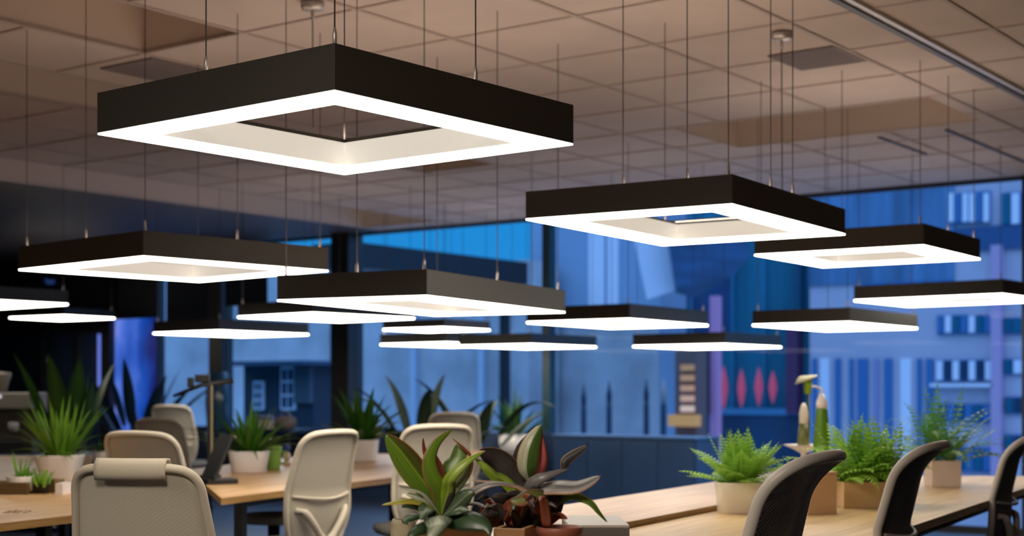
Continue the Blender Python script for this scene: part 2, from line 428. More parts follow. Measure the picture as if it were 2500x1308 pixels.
# faint lettering on the dark wall
def text(name, body, loc, size, m, label, rx=math.pi/2, rz=0, depth=.006, cat='sign', shear=0):
    c = bpy.data.curves.new(name, 'FONT'); c.body = body; c.size = size; c.extrude = depth; c.bevel_depth = size*.012; c.shear = shear
    o = bpy.data.objects.new(name, c); COL.objects.link(o); o.location = loc; o.rotation_euler = (rx, 0, rz)
    c.materials.append(m)
    dg = bpy.context.evaluated_depsgraph_get(); me = bpy.data.meshes.new_from_object(o.evaluated_get(dg))
    o2 = bpy.data.objects.new(name, me); COL.objects.link(o2); o2.location = loc; o2.rotation_euler = (rx, 0, rz)
    bpy.data.objects.remove(o); tag(o2, label, cat); return o2
x, d = XY(103, YW-.02); text('wall_lettering', 'aoa', (x, YW-.012, ZY(822, d)), .30, mat('grey_letters', (.05,.05,.06), .5), 'large grey letters aoa on the dark wall above the navy panels')
x, d = XY(244, YW-.02); text('wall_lettering', 'ao', (x, YW-.012, ZY(820, d)), .26, mat('violet_letters', (.035,.03,.06), .5), 'dim violet letters on the dark wall beside the glowing blue panel')
x, d = XY(105, YW-.02); text('wall_lettering', 'Vaun', (x, YW-.012, ZY(694, d)), .125, mat('blue_letters', (.01,.02,.08), .5, emit=(.012,.03,.12), es=1), 'small blue lettering high on the dark back wall')

# ------------------------------------------------------------------ pendant lamps
RW = {-3.09: .118, -3.22: .14, -5.85: .118, -3.48: .18, -4.62: .17}
def ring(m, ax, ay, bx, by, z0, z1):
    """square ring prism, outer half sizes ax, ay, inner bx, by"""
    o = [(-ax,-ay),(ax,-ay),(ax,ay),(-ax,ay)]; i = [(-bx,-by),(bx,-by),(bx,by),(-bx,by)]
    v = [(p[0],p[1],z) for z in (z0,z1) for p in o] + [(p[0],p[1],z) for z in (z0,z1) for p in i]
    f = []
    for k in range(4):
        l = (k+1)%4
        f += [(k,l,4+l,4+k), (8+k,12+k,12+l,8+l), (k,8+k,8+l,l), (4+k,4+l,12+l,12+k)]
    m.add(v, f); return m
def lamp(X, Y, h, sx, sy, yaw, t, label, rw=.165, cables=None):
    rw = RW.get(round(X,2), .15)
    z = CZ + h
    r = empty('pendant_lamp', (X, Y, z), yaw, label, 'lamp', 'square ring pendants over the desks')
    ax, ay = sx/2, sy/2; b = rw*(sx+sy)/2; bx, by = ax-b, ay-b; th = .012; lip = .006 if -X*ST+Y*CT < 9 else .012
    # outer shell
    m = MB(); ring(m, ax, ay, ax-th, ay-th, lip, t); m.build('outer_frame', M_lampb, r, bevel=.0015)
    m = MB(); ring(m, ax-th, ay-th, bx+.008, by+.008, t*.70, t*.78); m.build('top_plate', M_lampb, r)
    m = MB(); ring(m, ax-.05, ay-.05, bx+.04, by+.04, t*.781, t*.83); m.build('added_uplight_strip', M_up if -X*ST+Y*CT < 9 else M_upfar, r)  # added emitter, hidden from below, lights the ceiling
    m = MB(); ring(m, bx+.008, by+.008, bx, by, lip, t*.68); m.build('inner_panel', M_inner, r)
    m = MB(); ring(m, bx+.010, by+.010, bx-.001, by-.001, t*.6805, t*.73); m.build('inner_rim', M_lampb, r)
    m = MB(); ring(m, ax-.0005, ay-.0005, bx+.0005, by+.0005, 0, lip); m.build('diffuser', M_diff, r, bevel=lip*.35)
    pts = cables or [(1,-1), (.05,-1), (1,0), (-1,1), (-1,-1), (1,1)]
    for (i, j) in pts:
        px, py = i*(ax-.03), j*(ay-.03)
        wx = X + px*math.cos(yaw)-py*math.sin(yaw); wy = Y + px*math.sin(yaw)+py*math.cos(yaw)
        top = HC
        for q in RECS:
            if q[0] < wx < q[1] and q[2] < wy < q[3]: top = HC+.34
        L = top - z
        c = MB().tube([(px, py, t+.004), (px, py, L-.001)], .0022, 6).build('cable', M_cable, r, smooth=True)
        MB().lathe([(.006, t*.79), (.006, t+.035), (.003, t+.05)], 10, (px, py, 0)).build('gripper', M_canopy, c, smooth=True)
    return r
LAMPS = [
 ((-3.094,3.306,.772,1.021,1.053,-.038,.128), 'largest and nearest black square ring pendant, glowing white, at upper left centre', [(1,-1),(-.08,-1),(1,.16),(-1,1)]),
 ((-3.222,5.756,.728,.960,1.320,.072,.123), 'second largest black square ring pendant, at upper right above the foreground plants', [(1,-1),(.6,-1),(-.05,-1),(1,.1),(-1,1),(1,-.3)]),
 ((-5.848,5.001,.611,1.124,1.119,-.101,.124), 'black square ring pendant at far left, hanging just below and left of the largest one', None),
 ((-4.623,5.602,.409,.795,1.528,.187,.121), 'long brown black ring pendant in the centre, hanging lowest of the near ones', None),
 ((-3.482,8.398,.801,1.033,1.039,.028,.128), 'black square ring pendant at right, partly hidden behind the second largest one', None),
 ((-18.09*.86,13.346*.86,1.046*.86,1.194*.86,.951*.86,.067,.110), 'small far black ring pendant at the far left, below the cut off one', [(1,-1),(-1,-1),(1,1),(-1,1)]),
 ((-11.027,10.18,.555,.996,1.195,-.024,.125), 'flat looking far ring pendant in front of the slim dark window post', [(1,-1),(-1,-1),(1,1),(-1,1)]),
 ((-9.088,9.535,.638,1.025,1.208,-.097,.124), 'far ring pendant directly behind and left of the long central one', [(1,-1),(-1,-1),(1,1),(-1,1)]),
 ((-12.595*.76,15.376*.76,.805*.76,1.067*.76,1.015*.76,.007,.097), 'small far ring pendant, upper of the stack just below the long central one', [(1,-1),(-1,-1),(1,1),(-1,1)]),
 ((-10.35*.92,12.846*.92,.497*.92,1.018*.92,1.173*.92,-.078,.115), 'far thin ring pendant, lower left of the overlapping pair at the centre', [(1,-1),(-1,-1),(1,1),(-1,1)]),
 (None, 'far thin ring pendant, lower right of the overlapping pair at the centre', [(1,-1),(-1,-1),(1,1),(-1,1)]),
 ((-6.19,9.862,.516,.930,1.282,.029,.125), 'ring pendant with blue window showing through its middle, right of the long central one', [(1,-1),(-1,-1),(1,1),(-1,1)]),
 ((-4.476,10.19,.461,.758,1.26,-.01,.112), 'ring pendant at right hanging before the teal glass tower, above the green bottle', [(1,-1),(-1,-1),(1,1),(-1,1)]),
 ((-6.988*.93,12.784*.93,.416*.93,1.04*.93,1.129*.93,-.031,.117), 'lowest far ring pendant right of centre, above the lit brown column outside', [(1,-1),(-1,-1),(1,1),(-1,1)]),
 ((-4.06,11.5,.706,1.216,1.031,-.058,.124), 'brown black ring pendant cut off by the right edge of the picture', [(1,-1),(-1,-1),(1,1),(-1,1)]),
 ((-11.3,7.553,.742,1.089,.907,-.039,.130), 'black ring pendant cut off by the left edge of the picture', [(1,-1),(-1,-1),(1,1),(-1,1)]),
]
L11 = (-8.466,11.78,.42,.897,1.10,-.026,.116)
for p, lab, cb in LAMPS:
    lamp(*(p or L11), lab, cables=cb)
# small round ceiling canopies with their own rods
def canopy(u, v, lab, ln):
    d = 1.85*FPX/(950-v); q = PX(u, v, d)
    e_ = empty('ceiling_canopy', (q.x, q.y, HC), 0, lab, 'cable canopy')
    MB().lathe([(.030,-.045), (.052,-.038), (.058,-.018), (.058,-.0085)], 24).build('cup', M_canopy, e_, smooth=True)
    MB().tube([(0,0,-.044), (0,0,-.09)], .008, 8).build('rod', M_canopy, e_, smooth=True)
    MB().tube([(0,0,-.09), (.004,0,-ln)], .003, 6).build('cable', M_cable, e_, smooth=True)
canopy(1908, 78, 'small round metal canopy on the ceiling above the second largest pendant', .86)
canopy(763, 4, 'small round metal canopy at the top edge of the picture above the largest pendant', .60)

# ------------------------------------------------------------------ outside
def emat(name, col, es): return mat(name, (col[0]*.5, col[1]*.5, col[2]*.5), .7, emit=col, es=es)
M_conc = mat('blue_concrete', (.50,.51,.53), .9, noise=(.6,.62))
M_conc2 = mat('lavender_concrete', (.54,.50,.58), .9, noise=(.35,.85))
M_teal = mat('teal_facade', (.02,.24,.34), .35, noise=(.5,.55,(2,2,.25)))
M_dteal = mat('dark_teal_facade', (.03,.10,.19), .5, noise=(.5,.6,(2,2,.4)))
M_wpan = mat('pale_outside_panel', (.74,.76,.84), .8)
M_wdark = mat('dark_outside_window', (.02,.05,.10), .2)
M_wteal = mat('teal_outside_window', (.01,.12,.20), .25)
M_wblue = mat('blue_outside_window', (.05,.17,.38), .3)
GZ = -6.0
struct(MB().box((-80, YW+.3, GZ-.1), (60, 90, GZ)).build('ground', mat('street', (.50,.52,.58), .8)))

def frm(u0, u1, Y):
    a, d0 = XY(u0, Y); b, d1 = XY(u1, Y); return a, b, (d0+d1)/2
def block(name, u0, u1, vt, Y, depth, m, label, cat='building', vb=None):
    """a building whose front face lies in the room plane Y, standing on the ground"""
    a, b, d = frm(u0, u1, Y); zt = ZY(vt, d); zb = GZ if vb is None else ZY(vb, d)
    e_ = empty(name, ((a+b)/2, Y, zb), 0, label, cat)
    MB().box((-(b-a)/2, 0, 0), ((b-a)/2, depth, zt-zb)).build('wall', m, e_)
    e_['o'] = 1; del e_['o']
    return e_, (a+b)/2, Y, zb
def face(B, name, u0, u1, v0, v1, m, out=.06, inn=.02, sub=None):
    """box on the front face of block B"""
    e_, cx, Y, zb = B; a, b, d = frm(u0, u1, Y)
    z0, z1 = ZY(v1, d)-zb, ZY(v0, d)-zb
    return MB().box((a-cx, -out, max(z0, 0)), (b-cx, -.001 if inn else inn, z1)).build(name, m, sub or e_)

# long low blue wall building behind the panes
B1 = block('building', 330, 1290, 668, 27, 1.2, M_conc, 'plain blue lit concrete building filling the middle windows')
for u in (1010, 1175): face(B1, 'pilaster', u, u+11, 670, 1080, mat('blue_strip', (.40,.48,.58), .8), .12)
B2 = block('building', 1296, 1612, 330, 28.5, 1.2, mat('mid_blue_render', (.30,.42,.56), .9, noise=(.4,.85)), 'tall blue rendered building left of the teal glass tower')
face(B2, 'pale_band', 1440, 1478, 500, 745, M_wpan); face(B2, 'pale_band', 1486, 1512, 500, 745, M_wpan)
face(B2, 'lower_wall', 1300, 1610, 800, 1150, M_conc, .04)
for u, v in ((1424, 936), (1486, 930), (1577, 926)):
    pass
# leaning pale panel and dark wing next to it
def quad_panel(name, pts, d, th, m, label, cat='panel'):
    P = [PX(u, v, d) for u, v in pts]; n = (P[1]-P[0]).cross(P[2]-P[0]).normalized()*th
    c = sum(P, Vector())/len(P); mm = MB(); k = len(P)
    mm.add([p-c for p in P]+[p-c+n for p in P], [tuple(range(k)), tuple(range(2*k-1, k-1, -1))]+[(i,k+i,k+(i+1)%k,(i+1)%k) for i in range(k)])
    return tag(mm.build(name, m, loc=c), label, cat)
QP = []
def quad_part(name, pts, d, th, m, B):
    P = [PX(u, v, d) for u, v in pts]; n = (P[1]-P[0]).cross(P[2]-P[0]).normalized()*th
    c = Vector((B[1], B[2], B[3])); mm = MB(); k = len(P)
    mm.add([p-c for p in P]+[p-c+n for p in P], [tuple(range(k)), tuple(range(2*k-1, k-1, -1))]+[(i,k+i,k+(i+1)%k,(i+1)%k) for i in range(k)])
    return mm.build(name, m, B[0])
quad_part('leaning_panel', [(1545,560),(1622,560),(1650,708),(1582,730)], 31.5, .25, M_wpan, B2)
B3 = block('building', 1650, 1976, 330, 33, 5, M_teal, 'dark teal glass tower in the right half of the windows')
face(B3, 'light_band', 1690, 1960, 996, 1012, mat('pale_teal_rail', (.10,.35,.55), .4), .25)
face(B3, 'lower_wall', 1690, 1960, 1014, 1250, M_dteal, .2)
face(B3, 'fin', 1952, 1966, 470, 800, mat('fin_blue', (.01,.10,.17), .4), .3)
for u in (1690, 1790, 1868): face(B3, 'mullion', u, u+3, 400, 995, mat('fin_light', (.06,.32,.48), .4), .1)
face(B3, 'upper_panel', 1655, 1790, 640, 840, mat('deep_blue_panel', (.02,.09,.22), .4, noise=(.6,.6)), .05)
face(B3, 'column', 1934, 1962, 800, 1010, mat('plum_column', (.14,.05,.12), .6), .35)
M_pink = emat('pink_light', (.35,.06,.14), .8)
for u, v0, v1 in ((1786, 893, 1000), (1829, 900, 995), (1871, 896, 992), (1905, 905, 985)):
    a, b, d = frm(u-9, u+9, 33); zc = ZY((v0+v1)/2, d); h = (v1-v0)/2*d/FPX; r = (b-a)/2
    m = MB(); m.lathe([(.004,-h), (r*.55,-h*.6), (r,-.05*h), (r*.75,h*.4), (.004,h)], 12)
    tag(m.build('wall_light', M_pink, loc=((a+b)/2, 33-.42, zc), smooth=True), 'pink spindle shaped light on the teal tower, above its pale rail', 'light', 'pink lights on the teal tower')
quad_part('wing', [(1628,540),(1800,540),(1835,620),(1790,672),(1700,724),(1652,712)], 31, .3, mat('dark_wing', (.03,.10,.22), .5, noise=(.8,.5,(1,1,4))), B3)
B4 = block('lit_column', 1648, 1700, 852, 24, .4, mat('brown_column', (.16,.09,.08), .7), 'brown outside column with stacked warm lit panels', 'column')
for i, v in enumerate((890, 915, 940, 965, 990)):
    face(B4, 'lit_panel', 1666, 1696, v, v+15, emat('warm_panel_%d' % i, ((.30,.19,.10),(.36,.21,.12),(.42,.24,.15),(.5,.31,.22),(.62,.45,.36))[i], .8), .08)
face(B4, 'lit_base', 1650, 1712, 1012, 1040, emat('amber_base', (.42,.24,.08), .75), .3)
B5 = block('purple_pillar', 1733, 1750, 722, 25.5, .2, mat('purple_pillar', (.62,.26,.42), .8), 'narrow purple pillar right of the warm lit column outside', 'pillar')
face(B5, 'dark_edge', 1722, 1734, 850, 1010, mat('pillar_dark', (.03,.025,.05), .7), .1)
# lavender apartment block
B6 = block('building', 1977, 2620, 120, 30, 6, M_conc2, 'lavender blue apartment block with rows of windows at right')
face(B6, 'upper_facade', 1977, 2330, 380, 690, mat('upper_blue_facade', (.10,.24,.42), .5, noise=(.55,.45,(3,1,.4))), .06)
for u, v, ww, hh in ((2010,665,60,30),(2100,672,70,26),(2180,660,80,40),(2270,680,60,26)):
    face(B6, 'dark_patch', u, u+ww, v, v+hh, M_wblue, .05)
face(B6, 'dark_band', 2330, 2500, 552, 610, mat('band_navy', (.02,.08,.20), .6), .08)
face(B6, 'pier', 2428, 2452, 600, 1250, mat('pier_violet', (.50,.34,.50), .9), .25)
def window_row(u0, u1, v0, v1, n, mats, frame=True):
    f = face(B6, 'window', u0, u1, v0, v1, M_wblue, .07)
    wd = (u1-u0)/n
    for i in range(n):
        face(B6, 'pane', u0+i*wd+wd*.12, u0+(i+.88)*wd, v0+3, v1-3, mats[i % len(mats)], .12, sub=f)
window_row(2318, 2420, 470, 545, 6, [M_wpan, M_wblue, M_wpan, M_wpan, M_wblue])
window_row(2448, 2494, 470, 550, 2, [M_wteal, M_wpan])
window_row(2290, 2425, 768, 815, 7, [M_wblue, M_wpan, M_wteal])
window_row(2450, 2500, 775, 815, 2, [M_wteal, M_wteal])
window_row(2288, 2427, 878, 930, 7, [M_wpan, M_wdark, M_wpan, M_wdark, M_wpan, M_wdark, M_wpan])
window_row(2452, 2500, 876, 914, 2, [M_wteal, M_wpan])
window_row(2292, 2424, 985, 1030, 6, [M_wteal, M_wblue])
window_row(2456, 2500, 968, 1010, 2, [M_wteal, M_wdark])
window_row(2455, 2500, 1060, 1100, 2, [M_wteal, M_wdark])
window_row(2292, 2426, 1090, 1150, 6, [M_wteal, M_wblue])
face(B6, 'ledge', 2280, 2432, 936, 944, M_wpan, .25)
for i, (u, ww) in enumerate(((1985,10),(2004,22),(2040,14),(2075,10),(2095,26),(2135,12),(2160,20),(2200,26),(2240,12),(2262,18))):
    face(B6, 'curtain_strip', u, u+ww, 875, 1140, (M_wblue, M_wpan, mat('strip_violet', (.26,.26,.46), .8))[i % 3 if i % 2 else 0], .05)
# dark canopy running away above the blue wall
pv = empty('pavilion', (-17.4, 20.9, GZ), 0, 'dark flat roofed pavilion outside against the bright blue sky strip', 'pavilion')
MB().box((-.5,-2.5,CZ+2.09-GZ), (.5,2.6,CZ+2.53-GZ)).build('roof', M_black, pv)
for y_ in (-2.4, 2.5): MB().box((-.08,y_-.08,0), (.08,y_+.08,CZ+2.0899-GZ)).build('post', M_black, pv)
# posts outside
for u, v0, v1, lab in ((1425,936,1022,'dark slim post outside, leftmost of the row of four before the blue wall'), (1487,928,1030,'dark slim post outside, second from the left in the row of four'), (1578,924,1008,'dark slim post outside, third from the left in the row of four'), (1620,924,1060,'dark slim post with a pale tip beside the warm lit column outside')):
    a, d = XY(u, 21); zt = ZY(v0, d)
    p = empty('bollard_post', (a, 21, GZ), 0, lab, 'post')
    MB().lathe([(.05,0), (.05,zt-GZ-.45), (.04,zt-GZ-.4)], 12).build('shaft', mat('post_dark', (.01,.03,.06), .5), p, smooth=True)
    MB().lathe([(.04,zt-GZ-.399), (.05,zt-GZ-.25), (.006,zt-GZ)], 12).build('tip', mat('post_tip', (.30,.25,.22), .6) if u == 1620 else mat('post_dark', (0,0,0)), p, smooth=True)
# kiosk outside the pane between the two posts
a, b, d = frm(588, 765, 17.5)
kx = (a+b)/2; kz = ZY(1050, d)
kio = empty('kiosk', (kx, 17.5, kz), 0, 'small dark kiosk with awning and white lattice doors outside the left panes', 'kiosk')
def kb(name, u0, u1, v0, v1, m, y0, y1, par=None):
    a_, b_, d_ = frm(u0, u1, 17.5)
    return MB().box((a_-kx, y0, ZY(v1, d_)-kz), (b_-kx, y1, ZY(v0, d_)-kz)).build(name, m, par or kio)
kb('back', 590, 760, 892, 1050, mat('kiosk_dark', (.012,.02,.035), .6), .05, .8)
kb('awning', 578, 792, 882, 892, mat('awning_blue', (.02,.06,.11), .6), -.5, .8)
kb('side_panel', 722, 760, 894, 984, mat('kiosk_grey', (.05,.07,.09), .7), -.05, .049)
for q, (u0, u1, v0, v1) in enumerate(((618,642,930,1000), (685,719,895,1000))):
    f = kb('lattice_door', u0, u1, v0, v1, M_wpan, 0, .049)
    n = 2
    for i in range(n):
        for j in range(n+1):
            uu = u0+4+i*(u1-u0-4)/n; vv = v0+6+j*(v1-v0-6)/(n+1)
            kb('pane', uu, uu+(u1-u0)/n-6, vv, vv+(v1-v0)/(n+1)-7, M_wdark, -.012, -.0005, f)
kb('plinth', 560, 770, 1050, 1300, mat('kiosk_base', (.03,.06,.11), .7), 0, .8)
bpy.context.view_layer.update()

# ------------------------------------------------------------------ desks
ZT = .74
def desk(poly, ang, label, m, lz=ZT, th=.035, legs=(), name='desk', seam=None, thick_edge=True):
    """poly in view plan coordinates; ang = direction of the long side from the view axis (degrees, to the right)"""
    c = sum((Vector((p[0], p[1], 0)) for p in poly), Vector())/len(poly)
    o = W(c.x, c.y, 0); rz = TH + math.pi/2 - math.radians(ang)
    e_ = empty(name, o, rz, label, 'desk')
    R = Matrix.Rotation(-rz, 3, 'Z')
    loc = [R @ (W(p[0], p[1], 0)-o) for p in poly]
    MB().prism([(q.x, q.y) for q in loc], lz-.004, lz).build('tabletop', m, e_, bevel=.0015)
    MB().prism([(q.x*.9995, q.y*.9995) for q in loc], lz-th, lz-.0045).build('edge_band', M_edge, e_)
    m2 = MB()
    ins = [Vector((q.x, q.y, 0))*.86 for q in loc]
    m2.tube([(q.x, q.y, lz-th-.025) for q in ins], .02, 4, closed=True); m2.build('frame', M_black, e_)
    for q in ins:
        MB().box((q.x-.025, q.y-.025, 0), (q.x+.025, q.y+.025, lz-th-.0005)).build('leg', M_black, e_, bevel=.003)
    return e_
# shared bench on the right, two rows
dr = Vector((.485,.875)).normalized(); pr = Vector((dr.y, -dr.x))
Lb = Vector((.72, 7.27)); Rb = Vector((1.667, 5.83))
def q_(base, off, t0, t1): return base + pr*off + dr*t0, base + pr*off + dr*t1
def at_d(base, d): t = (d-base.y)/dr.y; return base + dr*t
sm = .60
l0, l1 = at_d(Lb, 5.2), at_d(Lb, 8.95)
s0, s1 = at_d(Lb+pr*(sm-.012), 4.92), at_d(Lb+pr*(sm-.012), 8.92)
t0, t1 = at_d(Lb+pr*(sm+.012), 3.0), at_d(Lb+pr*(sm+.012), 8.92)
r0, r1 = at_d(Rb, 2.2), at_d(Rb, 8.85)
deskA = desk([l0, s0, s1, l1], 29, 'far row of the right bench desk, pale pinkish wood, slightly raised', M_woodp, lz=ZT+.022, th=.045)
deskB = desk([t0, r0, r1, t1], 29, 'near row of the right bench desk, honey coloured wood, with striped back chairs', M_woodr)
# left desks
deskC = desk([(-3.05,3.6), (-1.80,6.25), (-2.25,7.6), (-3.35,11.6), (-6.3,11.6), (-6.3,6.5)], 24, 'large oak desk at the left edge carrying the crates and white pots', M_wood)
deskD = desk([(-1.42,7.08), (-.45,9.4), (-.9,11.9), (-1.55,12.0), (-2.15,9.6)], 24, 'oak desk left of centre with desk lamp and white plant pots', M_wood)
# faint branded stamp in the left desk
pt = PX(4, 1252, .53*FPX/302); tt = text('stamp_lettering', 'abui o', (pt.x, pt.y, ZT+.0002), .085, mat('stamp_dark', (.22,.12,.05), .7), 'faint stamped letters in the oak desktop at the left edge', rx=0, rz=TH+math.radians(4), depth=.0003)
tt.scale = (.5, 3.0, 1)

# ------------------------------------------------------------------ chairs
OUT_PTS = [(0,.455),(.09,.458),(.16,.485),(.205,.55),(.228,.64),(.228,.74),(.218,.84),(.208,.93),(.198,1.0),(.168,1.038),(.11,1.052),(0,1.056)]
def back_y(z, lip):
    s = (z-.455)/.6
    y = -.20 - .03*math.sin(min(1, max(0, s/.5))*math.pi)*.8 - .13*max(0, s-.15)
    if s > .78: y -= lip*((s-.78)/.22)**2
    return y
def make_chair(name, label, M_shell, M_mesh, rail=False, lip=.05, hs=1.0, group=None, headpad=False):
    r = empty(name, (0,0,0), 0, label, 'chair', group)
    half = [Vector((p[0], 0, p[1])) for p in OUT_PTS]
    loop = half + [Vector((-p.x, 0, p.z)) for p in reversed(half[1:-1])]
    L = crom(loop, 6, closed=True)
    def surf(x, z, wmax):
        y = back_y(z, lip); k = x/max(wmax, .05)
        return Vector((x, y + .045*k*k, z*hs))
    def hw(z):
        best = 0
        for i in range(len(half)-1):
            a, b = half[i], half[i+1]
            if a.z <= z <= b.z and b.z > a.z: best = max(best, a.x+(b.x-a.x)*(z-a.z)/(b.z-a.z))
        return best
    fr = [surf(p.x, p.z, .22) for p in L]
    MB().tube(fr, .017, 10, closed=True, r2=.013).build('backrest_frame', M_shell, r, smooth=True)
    rows = []
    n = 26
    for j in range(n+1):
        z = .462 + (1.048-.462)*j/n; h = max(hw(z)-.006, .01)
        rows.append([surf(h*(-1+2*i/14), z, .22) for i in range(15)])
    g = MB(); g.grid(rows); g.build('mesh_back', M_mesh, r, smooth=True, solid=.004)
    # bracket behind the lower back
    def off(x, z, o): p = surf(x, z, .22); p.y -= o; return p
    bm = MB()
    bm.tube(crom([off(-.205,.735,.006), off(-.10,.722,.02), off(0,.716,.024), off(.10,.722,.02), off(.205,.735,.006)], 6), .011, 8, r2=.008)
    bm.build('lumbar_band', M_shell, r, smooth=True)
    bm = MB()
    for s in (-1, 1):
        bm.tube(crom([off(s*.185,.665,.004), off(s*.15,.655,.022), off(s*.105,.60,.034), off(s*.04,.52,.042), off(0,.47,.045), off(0,.43,.045)], 6), [.014]*6+[.019]*12+[.024]*13, 8)
    bm.build('support_bracket', M_shell, r, smooth=True)
    if rail:
        rm = MB(); zz = [1.075, 1.062, 1.03, 1.0]
        prof = [(.020, 1.016), (.026, 1.035), (.028, 1.060), (.010, 1.078), (-.014, 1.076), (-.022, 1.058), (-.018, 1.045)]
        rows = [[Vector((x, -(-back_y(1.03, lip))-a + .045*(x/.22)**2, z*hs)) for a, z in prof] for x in [-.112+.224*i/12 for i in range(13)]]
        rm.grid(rows); rm.build('top_rail', M_beigel, r, smooth=True, solid=.008)
    # seat
    sm_ = MB(); sm_.lathe([(.15,.43), (.235,.435), (.25,.455), (.245,.48), (.19,.492), (.02,.485)], 32, (0,.03,0), sq=3.6)
    sm_.build('seat', M_seat, r, smooth=True)
    MB().box((-.06,-.26,.395), (.06,.12,.4295)).build('mechanism', M_black, r, bevel=.01)
    bm2 = MB(); bm2.tube(crom([(0,-.24,.41), (0,-.275,.43), (0,-.27,.50)], 5), .02, 8); bm2.build('back_post', M_shell, r, smooth=True)
    MB().lathe([(.03,.10), (.03,.26), (.022,.262), (.022,.395)], 16).build('column', M_black, r, smooth=True)
    for k in range(5):
        a = 2*math.pi*k/5 + .3
        ca, sa = math.cos(a), math.sin(a)
        l = MB().tube([(ca*.02, sa*.02, .10), (ca*.16, sa*.16, .095), (ca*.29, sa*.29, .072)], [.022,.018,.013], 8).build('base_arm', M_black, r, smooth=True)
        MB().tube([(ca*.29-sa*.022, sa*.29+ca*.022, .03), (ca*.29+sa*.022, sa*.29-ca*.022, .03)], .029, 14).build('caster', M_black, l, smooth=True)
    return r
def put(r, x, d, a, sc=1.0):
    p = W(x, d, 0); r.location = p; r.rotation_euler.z = TH + math.radians(a); r.scale = (sc, sc, sc)
cL = make_chair('office_chair', 'beige mesh chair nearest the camera at left, with a flap over its top edge', M_beige, mesh_fabric('chair_wrap_fabric', (.56,.50,.39), 1.0, False, .08), rail=True, lip=.01)
put(cL, -1.09, 4.62, -8, .985)
cB = make_chair('office_chair', '', M_beige, M_meshb, lip=.03)
BG = 'beige mesh office chairs along the left desks'
def another(src, lab, x, d, a, sc=1, grp=None, first=False):
    c = src if first else copy_tree(src)
    c['label'] = lab
    if grp: c['group'] = grp
    put(c, x, d, a, sc); return c
another(cB, 'beige office chair directly behind the nearest left chair, its framed top showing', -1.72, 7.35, -20, 1.0, first=True)
another(cB, 'beige office chair third back in the left aisle, only its top showing', -2.72, 11.7, -14, .98)
another(cB, 'beige office chair farthest back in the left aisle before the bright blue pane', -3.50, 15.4, -10, 1.04)
another(cB, 'beige office chair left of centre showing its Y shaped lower bracket', -1.15, 7.5, 55, 1.0)
another(cB, 'beige office chair behind the foreground leaves, right end of the left desk', -.52, 8.35, 22, 1.01)
another(cB, 'beige office chair farthest right of the left group, behind another beige chair', -.53, 12.6, 8, 1.01)
cG = make_chair('office_chair', 'dark office chair with striped mesh back at the near side of the right desk', M_grey, M_meshg, lip=.075)
put(cG, .515, 4.08, 62, 1.035)
cH = make_chair('office_chair', 'dark smooth backed office chair, middle one of the three at the right desk', M_grey, mat('chair_dark_back', (.12,.11,.105), .6), lip=.075)
put(cH, 1.25, 5.53, 62, 1.01)
c3 = copy_tree(cH); c3['label'] = 'dark office chair cut off by the right edge of the picture'
put(c3, 2.23, 7.23, 62, .99)

# stool under the left desk
p = W(-1.38, 8.4, 0)
st = empty('stool', p, 0, 'low round grey stool tucked under the oak desk left of centre', 'stool')
MB().lathe([(.10,.49), (.19,.50), (.20,.53), (.18,.55), (.01,.553)], 28).build('seat', mat('stool_seat', (.22,.20,.18), .8), st, smooth=True)
MB().lathe([(.035,.03), (.035,.4895)], 16).build('column', M_black, st, smooth=True)
MB().lathe([(.22,0), (.22,.015), (.05,.0295)], 28).build('base', M_black, st, smooth=True)

# ------------------------------------------------------------------ plants
def ribbon(m, base, dirv, length, width, droop, n=8, fold=.25, taper=.75, twist=0):
    """one blade: starts at base along dirv and bends down under its weight"""
    p = Vector(base); d = Vector(dirv).normalized(); side0 = d.cross(Vector((0,0,1)))
    if side0.length < .05: side0 = Vector((math.cos(twist), math.sin(twist), 0))
    side0.normalize(); rows = []; st_ = length/n; b0 = len(m.v)
    for i in range(n+1):
        t = i/n; wd = width*(math.sin(math.pi*min(1, (t*.92+.08))**taper))**.8 if i < n else .0005
        nrm = side0.cross(d).normalized()
        rows.append([p - side0*wd*.5, p - nrm*wd*fold, p + side0*wd*.5])
        p = p + d*st_; d = (d + Vector((0,0,-1))*droop*(.35+t)/n).normalized()
    m.grid(rows)
    for j in range(n+1):
        for i in range(3): m.uv[b0+j*3+i] = (i/2, j/n)
def frond(m, base, dirv, length, droop, lw=.012, ll=.05, n=14):
    """feathery frond with a rachis and paired leaflets"""
    p = Vector(base); d = Vector(dirv).normalized(); side0 = d.cross(Vector((0,0,1)))
    if side0.length < .05: side0 = Vector((1,0,0))
    side0.normalize(); st_ = length/n
    for i in range(n+1):
        t = i/n; l_ = ll*(math.sin(math.pi*(.12+.86*t)))**.7
        q = p + d*st_
        if i > 1:
            for s in (-1, 1):
                tip = p + side0*s*l_ + d*l_*.55 - Vector((0,0,1))*l_*.25; mid = p + side0*s*l_*.5 + d*l_*.22
                b0 = len(m.v)
                m.add([p, mid + d*lw*.5, tip, mid - d*lw*.5], [(0,1,2,3)])
                for k, uvv in enumerate(((.5,t),(1,t),(.5,t),(0,t))): m.uv[b0+k] = uvv
        b0 = len(m.v); m.add([p - side0*.0015, p + side0*.0015, q + side0*.001, q - side0*.001], [(0,1,2,3)])
        for k in range(4): m.uv[b0+k] = (.5, t)
        p = q; d = (d + Vector((0,0,-1))*droop*(.3+t)/n).normalized()
